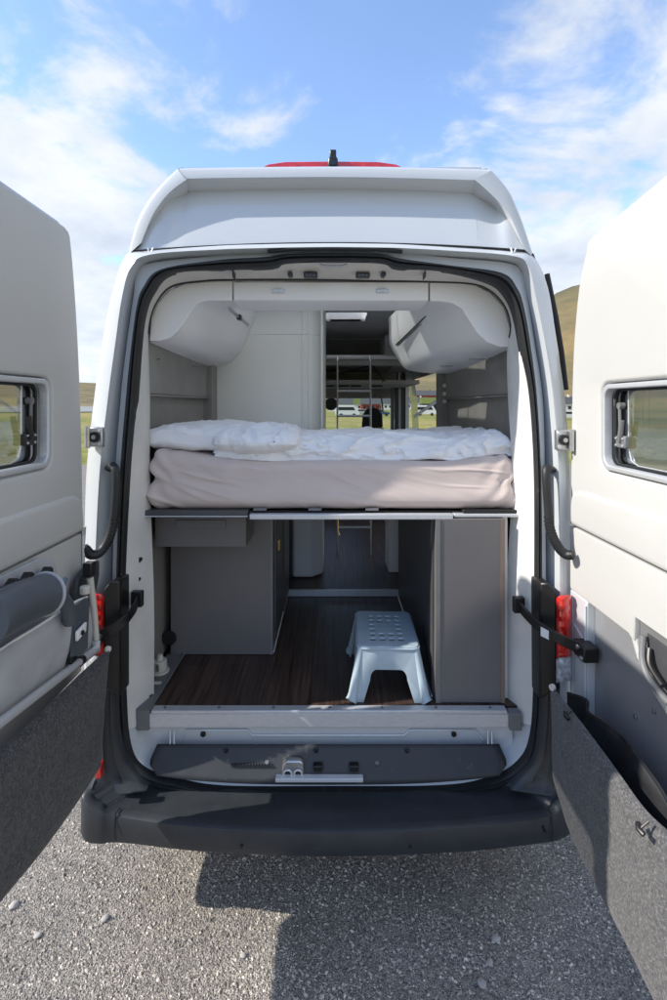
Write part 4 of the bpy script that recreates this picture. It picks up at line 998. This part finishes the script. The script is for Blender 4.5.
        MB().tube(crom([(X + .005, ya - .085, 1.31), (X - .01, ya - .11, 1.27), (X - .01, ya - .17, 1.24)], 5), .009, 10).build('door_lever', M_black, D)
        # trim rail swooping below the bowl
        # (the trim panel carries on beneath the handle)
        tr = [(yn, 1.372), (yn, 1.10), (1.5, 1.14), (1.58, 1.175), (1.66, 1.24), (ya + .03, 1.30), (ya - .002, 1.30), (ya - .004, 1.29), (ya - .024, 1.232), (ya - .08, 1.187), (ya - .14, 1.172), (1.235, 1.168), (1.235, 1.372)]
        plate('bowl_surround', tr, [], .03, plane_yz(X + .026, s), M_trim, D, .005)
    else:
        lo = [(yn, zs - .006), (yh - .01, zs - .006), (yh - .01, 1.02), (yn, 1.02)]
        plate('lower_trim', lo, [], .04, plane_yz(X + s * .028, s), M_trim, D, .006)
        # grey organiser recess with black clips
        rc_ = [yz(x, y, X) for x, y in ((0, 640), (0, 574), (36, 558), (50, 560), (54, 572), (54, 640))]
        rr_ = rc_[:2] + [(p.x, p.y) for p in crom([Vector((a, b, 0)) for a, b in rc_[2:5]], 5)] + rc_[5:]
        rr_[0] = (1.2, rr_[0][1]); rr_[1] = (1.2, rr_[1][1] - .0)
        plate('organiser_recess', rr_, [], .012, plane_yz(X + .006, s), M_pouch, D, .004)
        MB().box(X - .05, X + .0, yh - .008, yh + .004, 1.25, 1.56).build('door_edge_panel', M_paint, D, .004)
    return D
dR = door(1); dL = door(-1)
# oval grille on left door behind the seal (dark rounded pad)
M_pad = mat('dark_pad', (0.05, 0.06, 0.068), 0.6)
pd = [PX(x, y, -.985) for x, y in ((70, 606), (70, 595), (73, 580), (79, 570), (91, 562), (95, 560), (95, 575), (92, 590), (88, 606))]
MB().prism(pd, (.02, 0, 0)).build('strap_pad', M_pad, dL, .006)
MB().tube([PX(66, 578, -.975), PX(61, 592, -.975)], .012, 8, flat=.5).build('blue_tag', mat('tag_blue', (.12, .2, .32), .5), dL)

# organiser contents: black clips
for i, (x, y) in enumerate(((4, 590), (20, 583), (40, 577))):
    c = PX(x, y, -.965)
    o = MB().prism([c + Vector(v) for v in ((0, -.035, -.03), (0, .03, -.035), (0, .028, .02), (0, .018, .03), (0, -.005, .015), (0, -.03, .02))], (.03, 0, 0)).build('webbing_clip', M_black, dL, .004)
    if i == 1: MB().cyl(c + Vector((.03, .005, -.028)), (1, 0, 0), .012, .02, 12).build('white_buckle', M_cream, dL)

# ------------------------------------------------------------------ folded chairs in the canvas pocket of the left door
pk = thing('canvas_pocket', 'light grey canvas pocket with aluminium rail on the left rear door', 'storage pocket', (-.95, 1.6, 1.15))
tpx = [(-14, 658), (0, 650), (20, 637), (40, 625), (60, 612), (75, 602), (87, 597)]
rows = []
top3 = crom([P(x, y, 500 * .915 / (CX - x)) for x, y in tpx], 4)
bot3 = crom([P(x, y, 500 * .945 / (CX - x)) for x, y in [(-14, 738), (0, 727), (20, 712), (40, 697), (60, 682), (75, 670), (88, 660)]], 4)
for t in range(9):
    k = t / 8
    row = []
    for i, (a, b) in enumerate(zip(top3, bot3)):
        p = a.lerp(b, k); p.x += .02 * math.sin(math.pi * k) + .006 * noise.noise(Vector((p.y * 9, p.z * 9, 0))); row.append(p)
    rows.append(row)
MB().loft(rows).build('canvas_panel', M_pouch, pk, 0, 70, solid=.004)
MB().tube(top3, .0045, 8).build('piping', M_lock, pk)
ra = [P(-16, 735, 500 * .89 / (CX + 16)), P(95, 650, 500 * .91 / (CX - 95))]
rl = MB().tube(ra, .0135, 14).build('rail', M_alu, pk)
d = (ra[1] - ra[0]).normalized()
MB().tube([ra[0].lerp(ra[1], .80), ra[0].lerp(ra[1], .835)], .017, 14).build('rail_collar', M_black, pk)
MB().tube([ra[0].lerp(ra[1], .84), ra[0].lerp(ra[1], 1.0), ra[1] + Vector((.0, .01, .03))], .0165, 14).build('rail_joint', M_alu, pk)
MB().tube([P(97, 651, 1.94), P(94, 610, 1.92), P(90, 577, 1.90)], .012, 12).build('upright', M_cream, pk)
MB().box(P(90, 572, 1.9).x - .02, P(90, 572, 1.9).x + .015, 1.88, 1.92, P(0, 576, 1.9).z, P(0, 562, 1.9).z).build('upright_cap', M_black, pk, .004)
dk = [P(x, y, 500 * .905 / (CX - x)) for x, y in ((70, 657), (74, 606), (85, 598), (88, 600), (86, 648), (80, 654))]
MB().prism(dk, (.006, 0, 0)).build('dark_end_strip', M_bag, pk)
bk = P(79, 632, 500 * .895 / (CX - 79)); MB().prism([bk + Vector(v) for v in ((0, -.03, -.02), (0, .03, -.01), (0, .035, .022), (0, -.03, .014))], (.012, 0, 0)).build('buckle', M_lock, pk, .004)
MB().cyl(bk + Vector((.012, -.004, 0)), (1, 0, 0), .008, .006, 12).build('buckle_hole', M_black, pk)
MB().cyl(P(85, 594, 1.84), (0, 0, 1), .018, .03, 14).build('white_clip', M_cream, pk, .005)
MB().box(P(69, 657, 1.74).x - .01, P(69, 657, 1.74).x + .02, 1.72, 1.76, P(0, 662, 1.74).z, P(0, 652, 1.74).z).build('end_stop', M_black, pk, .004)

fc = thing('folding_chair_bag', 'dark blue grey rolled camping chair bag inside the canvas door pocket', 'chair bag', (-.95, 1.6, 1.4))
pa = [P(-15, 622, 1.28), P(10, 608, 1.38), P(28, 600, 1.47), P(45, 594, 1.545)]
roll = MB().tube(crom(pa, 5), .062, 20, rs=None).build('rolled_fabric', M_bag, fc, 0, 60)
hp = crom([P(47, 596, 1.54), P(52, 592, 1.56), P(60, 596, 1.6), (P(67, 606, 1.65)), P(70, 622, 1.68)], 6)
MB().tube(hp, .022, 14).build('carry_handle', M_bag, fc)
ring_c = pa[-1]; ax = (pa[-1] - pa[-2]).normalized()
u = Vector((0, 0, 1)); u = (u - ax * u.dot(ax)).normalized(); v = ax.cross(u)
MB().tube([ring_c + (u * math.cos(a) + v * math.sin(a)) * .063 for a in [i * math.pi / 16 for i in range(32)]], .0055, 8, closed=True).build('end_ring', M_pouch, fc)
MB().tube([ring_c + ax * .001, ring_c + ax * .003], .061, 24).build('bag_end', M_bag, fc)

# ------------------------------------------------------------------ felt bags hanging from the doors
def felt(name, outline, thick, m, label, wob, parentparts=None, loc=(0, 0, 0)):
    """outline: list of world points (near-planar), made into a thick soft panel with a wavy surface"""
    root = thing(name, label, 'storage bag', loc)
    return root
def soft_panel(top, bot, th, sgn, wob, seed, nu=48, nv=28):
    """panel between top and bottom lines; front surface bulges towards sgn*X inside direction"""
    tp = crom(top, 8); bt = crom(bot, 8); rows = []; back = []
    n = len(tp)
    for j in range(nv + 1):
        k = j / nv; row = []; rb = []
        for i in range(n):
            u = i / (n - 1); p = tp[i].lerp(bt[i], k)
            e = min(1, 8 * min(k, 1 - k, u, 1 - u)); e = math.sqrt(max(0, e))
            nz = noise.fractal(Vector((p.y * 5, p.z * 5, seed)), 1.0, 2.0, 3)
            f = th * (.35 + .65 * e) + wob * nz * e
            row.append(p + Vector((-sgn * f, 0, 0))); rb.append(p + Vector((sgn * .004, 0, 0)))
        rows.append(row); back.append(rb)
    m = MB(); m.loft(rows); m.loft(back)
    rim_f = rows[0] + [r[-1] for r in rows[1:]] + rows[-1][::-1][1:] + [r[0] for r in rows[::-1][1:-1]]
    rim_b = back[0] + [r[-1] for r in back[1:]] + back[-1][::-1][1:] + [r[0] for r in back[::-1][1:-1]]
    m.loft([rim_f, rim_b], True); return m
fb = thing('felt_bag', 'dark speckled felt bag hanging below the canvas pocket on the left door', 'storage bag', (-.93, 1.6, .7))
tL = [P(-40, 786, 500 * .905 / (CX + 40)), P(0, 751, 500 * .90 / CX), P(40, 714, 500 * .895 / (CX - 40)), P(80, 675, 500 * .885 / (CX - 80)), P(107, 650, 500 * .87 / (CX - 107))]
bL = [P(-40, 950, 500 * .93 / (CX + 40)), P(0, 898, 500 * .925 / CX), P(40, 850, 500 * .92 / (CX - 40)), P(72, 806, 500 * .92 / (CX - 72)), P(97, 768, 500 * .905 / (CX - 97))]
soft_panel(tL, bL, .03, -1, .012, 3.3).build('felt_panel', M_felt, fb, 0, 70)
MB().cyl(P(107, 649, 1.92), (1, -.5, 0), .012, .01, 14).build('press_stud', M_cream, fb)

fr = thing('felt_bag', 'grey felt bag panel hanging on the right rear door, half in sun', 'storage bag', (.93, 1.6, .7))
tR = [P(553, 688, 500 * .86 / (553 - CX)), P(580, 722, 500 * .85 / (580 - CX)), P(612, 765, 500 * .84 / (612 - CX)), P(643, 808, 500 * .83 / (643 - CX)), P(672, 836, 500 * .85 / (672 - CX)), P(700, 868, 500 * .86 / (700 - CX))]
bR = [P(556, 775, 500 * .85 / (556 - CX)), P(574, 836, 500 * .845 / (574 - CX)), P(603, 892, 500 * .835 / (603 - CX)), P(633, 951, 500 * .83 / (633 - CX)), P(662, 1010, 500 * .83 / (662 - CX)), P(690, 1065, 500 * .85 / (690 - CX))]
soft_panel(tR, bR, .026, 1, .012, 8.1).build('felt_panel', M_felt2, fr, 0, 70)
MB().cyl(P(553.5, 687, 1.945), (-1, -.5, 0), .012, .012, 14).build('press_stud', M_cream, fr)
for x, y, X_ in ((567, 716, .822), (641, 829, .79)):
    c = PX(x, y, X_)
    tg = MB().tube([c + Vector((0, -.013, -.004)), c + Vector((-.006, 0, 0)), c + Vector((0, .012, .006))], .007, 10).build('toggle', M_black, fr)
    MB().tube([c + Vector((.02, .0, .02)), c + Vector((-.004, 0, 0))], .003, 6).build('toggle_cord', M_black, tg)
# black inner pocket behind the right felt bag, wavy top
bi = thing('black_pocket', 'black fabric pocket with wavy top edge behind the grey felt bag', 'storage pocket', (.97, 1.6, .8))
tB = [PX(568, 693, .93), PX(582, 700, .925), PX(593, 712, .92), PX(604, 722, .92), PX(618, 738, .925), PX(640, 752, .935), PX(658, 785, .93), PX(672, 822, .92), PX(700, 855, .93)]
bB = [p.copy() for p in tB]
for p in bB: p.z -= .28
tB = [p + Vector((.02 * math.sin(i * 2.1), 0, 0)) for i, p in enumerate(tB)]
mm_ = soft_panel(tB, bB, .012, 1, .02, 5.5)
M_blackcloth = mat('black_fabric', (0.012, 0.013, 0.016), 0.75, bump=.4, bscale=60, bdist=.004)
mm_.build('pocket_panel', M_blackcloth, bi, 0, 70)
MB().tube(crom(tB, 6), .005, 8).build('edge_binding', M_black, bi)

# ------------------------------------------------------------------ mattress, pillow, duvet
def rbox(x0, x1, y0, y1, z0, z1, r, cuts, fn):
    bm = bmesh.new(); bmesh.ops.create_cube(bm, size=2); bmesh.ops.subdivide_edges(bm, edges=bm.edges, cuts=cuts, use_grid_fill=True)
    c = Vector(((x0 + x1) / 2, (y0 + y1) / 2, (z0 + z1) / 2)); h = Vector(((x1 - x0) / 2, (y1 - y0) / 2, (z1 - z0) / 2))
    for v in bm.verts:
        p = Vector((v.co.x * h.x, v.co.y * h.y, v.co.z * h.z))
        q = Vector((max(-h.x + r, min(h.x - r, p.x)), max(-h.y + r, min(h.y - r, p.y)), max(-h.z + r, min(h.z - r, p.z))))
        d = p - q
        n = d.normalized() if d.length > 1e-6 else Vector((0, 0, 0))
        p = q + n * r if d.length > 1e-6 else p
        p += c; v.co = p + fn(p, n)
    return bm
def sag(x):
    return .060 * (1 - smooth(-.90, -.42, x)) + .030 * smooth(.50, .86, x) - .022
def mfn(p, n):
    f = Vector((0, 0, 0)); front = max(0, 1 - (p.y - 2.3) / .1) if p.y < 2.4 else 0
    # long diagonal pulled creases in the front face
    wv = noise.fractal(Vector((p.x * 2.2 + p.z * 3, p.z * 9 + p.x * 3.0, 2.0)), 1.0, 2.1, 3)
    wv2 = max(0, 1 - 5 * abs(noise.noise(Vector((p.x * 2.0, p.z * 13 + p.x * 3.2, 9))))) * max(0, noise.noise(Vector((p.x * 3, p.z * 5, 31))) + .15) 
    f += n * (wv * .005 + wv2 * .017) * (front * .9 + .1)
    # corner gathers
    for cx_, sg in ((-.88, 1), (.87, -1)):
        d = abs(p.x - cx_); g = math.exp(-(d / .12) ** 2)
        f += n * g * .007 * math.sin(p.z * 60 + sg * p.x * 70 + 3 * noise.noise(p * 8))
    # sides slope inward toward the top; a tuck line where topper meets mattress
    t = (p.z - 1.595) / .26
    f.x += -(p.x / .88) * .028 * max(0, t)
    f.y += -.02 * math.exp(-((p.z - 1.65) / .06) ** 2) * front
    if abs(p.x) > .78: f.x += -.02 * math.copysign(1, p.x) * math.exp(-((p.z - 1.715) / .025) ** 2)
    f.z += (sag(p.x) + .008 * noise.noise(Vector((p.x * 2.6, 3, 1)))) * max(0, min(1, t))
    return f
bm = rbox(-.878, .872, 2.312, 3.66, 1.595, 1.838, .05, 110, mfn)
me = bpy.data.meshes.new('mattress'); bm.to_mesh(me); bm.free()
tag(link('mattress', me, M_sheet, None, 0, 80), 'thick mattress in taupe fitted sheet on the raised rear bed', 'mattress')

def pfn_factory(seed, c, hx, hy):
    def f(p, n):
        u = (p.x - c.x) / hx; v = (p.y - c.y) / hy
        k = (1 - abs(u) ** 2.6) * (1 - abs(v) ** 2.6); k = max(0, k) ** .45
        z = c.z + (p.z - c.z) * (.18 + .82 * k)
        nz = noise.fractal(Vector((p.x * 7, p.y * 7, seed)), 1.0, 2.1, 5)
        cr_ = abs(noise.noise(Vector((p.x * 13, p.y * 13, seed + 4))))
        return Vector((0.01 * noise.noise(p * 9), 0.01 * noise.noise(p * 9 + Vector((5, 5, 5))), z - p.z + nz * .014 - (.02 * (1 - min(1, cr_ * 6)) * .5 if n.z > 0 else 0)))
    return f
c = Vector((-.655, 2.68, 1.922))
bm = rbox(c.x - .245, c.x + .28, c.y - .31, c.y + .36, c.z - .075, c.z + .072, .04, 44, pfn_factory(2.0, c, .28, .36))
me = bpy.data.meshes.new('pillow'); bm.to_mesh(me); bm.free()
tag(link('pillow', me, M_cloth, None, 0, 80), 'soft white pillow at the left end of the bed', 'pillow')

def duvet():
    nu, nv = 420, 200
    x0, x1 = -.565, .865; rows = []
    yF, yB = 2.375, 3.64
    # profile around: underside front -> front roll -> top -> back
    for j in range(nv + 1):
        v = j / nv; row = []
        for i in range(nu + 1):
            u = i / nu; x = x0 + (x1 - x0) * u
            fy = yF + .028 * noise.noise(Vector((x * 3.1, 0, 1))) + .012 * noise.noise(Vector((x * 11, 0, 2))) - .02 * math.exp(-((x + .35) / .2) ** 2)
            H = .108 + .024 * noise.noise(Vector((x * 2.2, 5, 0))) + .03 * math.exp(-((x + .40) / .16) ** 2)
            if v < .28:
                a = v / .28 * math.pi * .5
                y = fy + .085 * (1 - math.sin(a)) * 0 + .10 * (1 - math.cos(a)) ; z = H * math.sin(a) ** .8
            else:
                t = (v - .28) / .72
                y = fy + .10 + (yB - fy - .10) * t
                z = H - .03 * t
                # second fold line behind the front roll
                z -= .028 * math.exp(-((t - .10 - .03 * noise.noise(Vector((x * 3, 1, 7)))) / .035) ** 2)
                z -= .35 * max(0, t - .93)
            q = Vector((x, y, 0))
            ew = max(0, min(1, 1 - (u - .0) / .05)), max(0, min(1, (u - .95) / .05))
            e = 1 - ew[0] ** 2 * .8 - ew[1] ** 2 * .85
            pv = y + 1.1 * z
            w_ = noise.fractal(Vector((x * 4.5, pv * 7, 4)), 1.15, 2.2, 4)
            ridg = 1 - abs(noise.noise(Vector((x * 6.5 + 1.0 * w_ - pv * 2, pv * 8 + 1.4 * w_, 11)))) * 2.4
            rid2 = 1 - abs(noise.noise(Vector((x * 20 + w_, pv * 24, 21)))) * 2
            amp = .4 + .6 * min(1, v / .2)
            z2 = z * e + (w_ * .026 + max(0, ridg) ** 2 * .009 + max(0, rid2) ** 3 * .0012) * amp * e
            y2 = y - (max(0, ridg) ** 2 * .020 + w_ * .022) * (1 - min(1, v / .4)) * min(1, v / .06 + .25) * 1.2
            base = 1.838 + sag(x) + .008 * noise.noise(Vector((x * 2.6, 3, 1)))
            row.append(Vector((x + .008 * w_, y2, base + max(z2, .002))))
        rows.append(row)
    # close underside
    under = [[Vector((p.x, p.y, 1.80)) for p in rows[0]], [Vector((p.x, p.y, 1.80)) for p in rows[-1]]]
    m = MB(); m.loft(rows); return m
o = duvet().build('duvet', M_cloth, None, 0, 90, solid=.012, solid_off=-1)
tag(o, 'rumpled white duvet spread over the taupe mattress', 'duvet')
# folded duvet corner lying against the pillow
def lump():
    c = Vector((-.37, 2.56, 1.905))
    def f(p, n):
        u = (p.x - c.x) / .2; v = (p.y - c.y) / .26
        k = max(0, (1 - abs(u) ** 2.2) * (1 - abs(v) ** 2.2)) ** .5
        w_ = noise.fractal(Vector((p.x * 8, p.y * 8, 1)), 1.0, 2.1, 5)
        rg = max(0, 1 - abs(noise.noise(Vector((p.x * 16 + w_, p.y * 12, 6)))) * 2.4)
        return Vector((.02 * w_, .02 * w_, (c.z + (p.z - c.z) * (.1 + .9 * k)) - p.z + (w_ * .02 + rg ** 2 * .014) * (n.z > 0)))
    bm = rbox(c.x - .2, c.x + .2, c.y - .26, c.y + .26, c.z - .08, c.z + .075, .04, 60, f)
    me = bpy.data.meshes.new('duvet_fold'); bm.to_mesh(me); bm.free(); return me
l_ = link('duvet_fold', lump(), M_cloth, o, 0, 90)

# ------------------------------------------------------------------ step stool
def stool():
    base = Vector((.258, 2.50, FL))
    t = thing('step_stool', 'light blue plastic step stool with square holes on the dark wood floor', 'step stool', base)
    H = .238; hx, hy = .142, .20; bx, by = .178, .235
    rot = Matrix.Translation(base) @ Matrix.Rotation(R(-1.5), 4, 'Z')
    holes = []
    xs = [-.066, -.022, .022, .066]; ys = [-.125, -.075, -.025, .025, .075, .125]
    for j, y in enumerate(ys):
        for i, x in enumerate(xs):
            if j in (2, 3) and i in (1, 2): continue
            holes.append(rrect(x - .0125, x + .0125, y - .0125, y + .0125, .003, 2))
    link('top', plate_mesh(rrect(-hx, hx, -hy, hy, .03), holes, .012, rot @ Matrix.Translation((0, 0, H - .006)), .004, 3), M_stool, t, 0, 40)
    def side(n, half_t, half_b, off_t, off_b, arch):
        # trapezoid with an arch cut, leaning outwards
        pts = [(-half_t, H - .004), (-half_b, 0.0), (-half_b + .055, 0.0)]
        ar = arch
        hh = H * .60
        pts += [(-ar, hh - .05)] + [(-ar + .03 * (1 - math.cos(a)), hh - .05 + .045 * math.sin(a)) for a in (.4, .8, 1.2, 1.57)]
        pts += [(ar - .03 * (1 - math.cos(a)), hh - .05 + .045 * math.sin(a)) for a in (1.57, 1.2, .8, .4)] + [(ar, hh - .05)]
        pts += [(half_b - .055, 0.0), (half_b, 0.0), (half_t, H - .004)]
        me = plate_mesh(pts[::-1], [], .007, Matrix.Identity(4), .0015, 1)
        for v in me.vertices:
            u, z, w_ = v.co; off = off_b + (off_t - off_b) * (z / H) + w_
            if n == 'f': v.co = (u, -off, z)
            elif n == 'b': v.co = (u, off, z)
            elif n == 'l': v.co = (-off, u, z)
            else: v.co = (off, u, z)
        me.transform(rot); link('side_panel', me, M_stool, t, 0, 40)
    side('f', hx - .012, bx - .008, hy - .005, by - .005, .085); side('b', hx - .012, bx - .008, hy - .005, by - .005, .085)
    side('l', hy - .012, by - .008, hx - .005, bx - .005, .13); side('r', hy - .012, by - .008, hx - .005, bx - .005, .13)
    for sx in (-1, 1):
        for sy in (-1, 1):
            p0 = Vector((sx * (hx - .016), sy * (hy - .016), H - .012)); p1 = Vector((sx * (bx - .012), sy * (by - .012), .012)); p2 = Vector((sx * (bx - .006), sy * (by - .006), .002))
            pts = [rot @ p for p in (p0, p0.lerp(p1, .5), p0.lerp(p1, .9), p1, p2)]
            MB().tube(pts, .02, 14, rs=[.018, .02, .022, .026, .028]).build('leg', M_stool, t, 0, 50)
    # moulded rim lines
    rim = [rot @ Vector((x, y, H - .010)) for x, y in rrect(-hx - .002, hx + .002, -hy - .002, hy + .002, .032)]
    MB().tube(rim, .005, 8, closed=True).build('rim', M_stool, t)
stool()
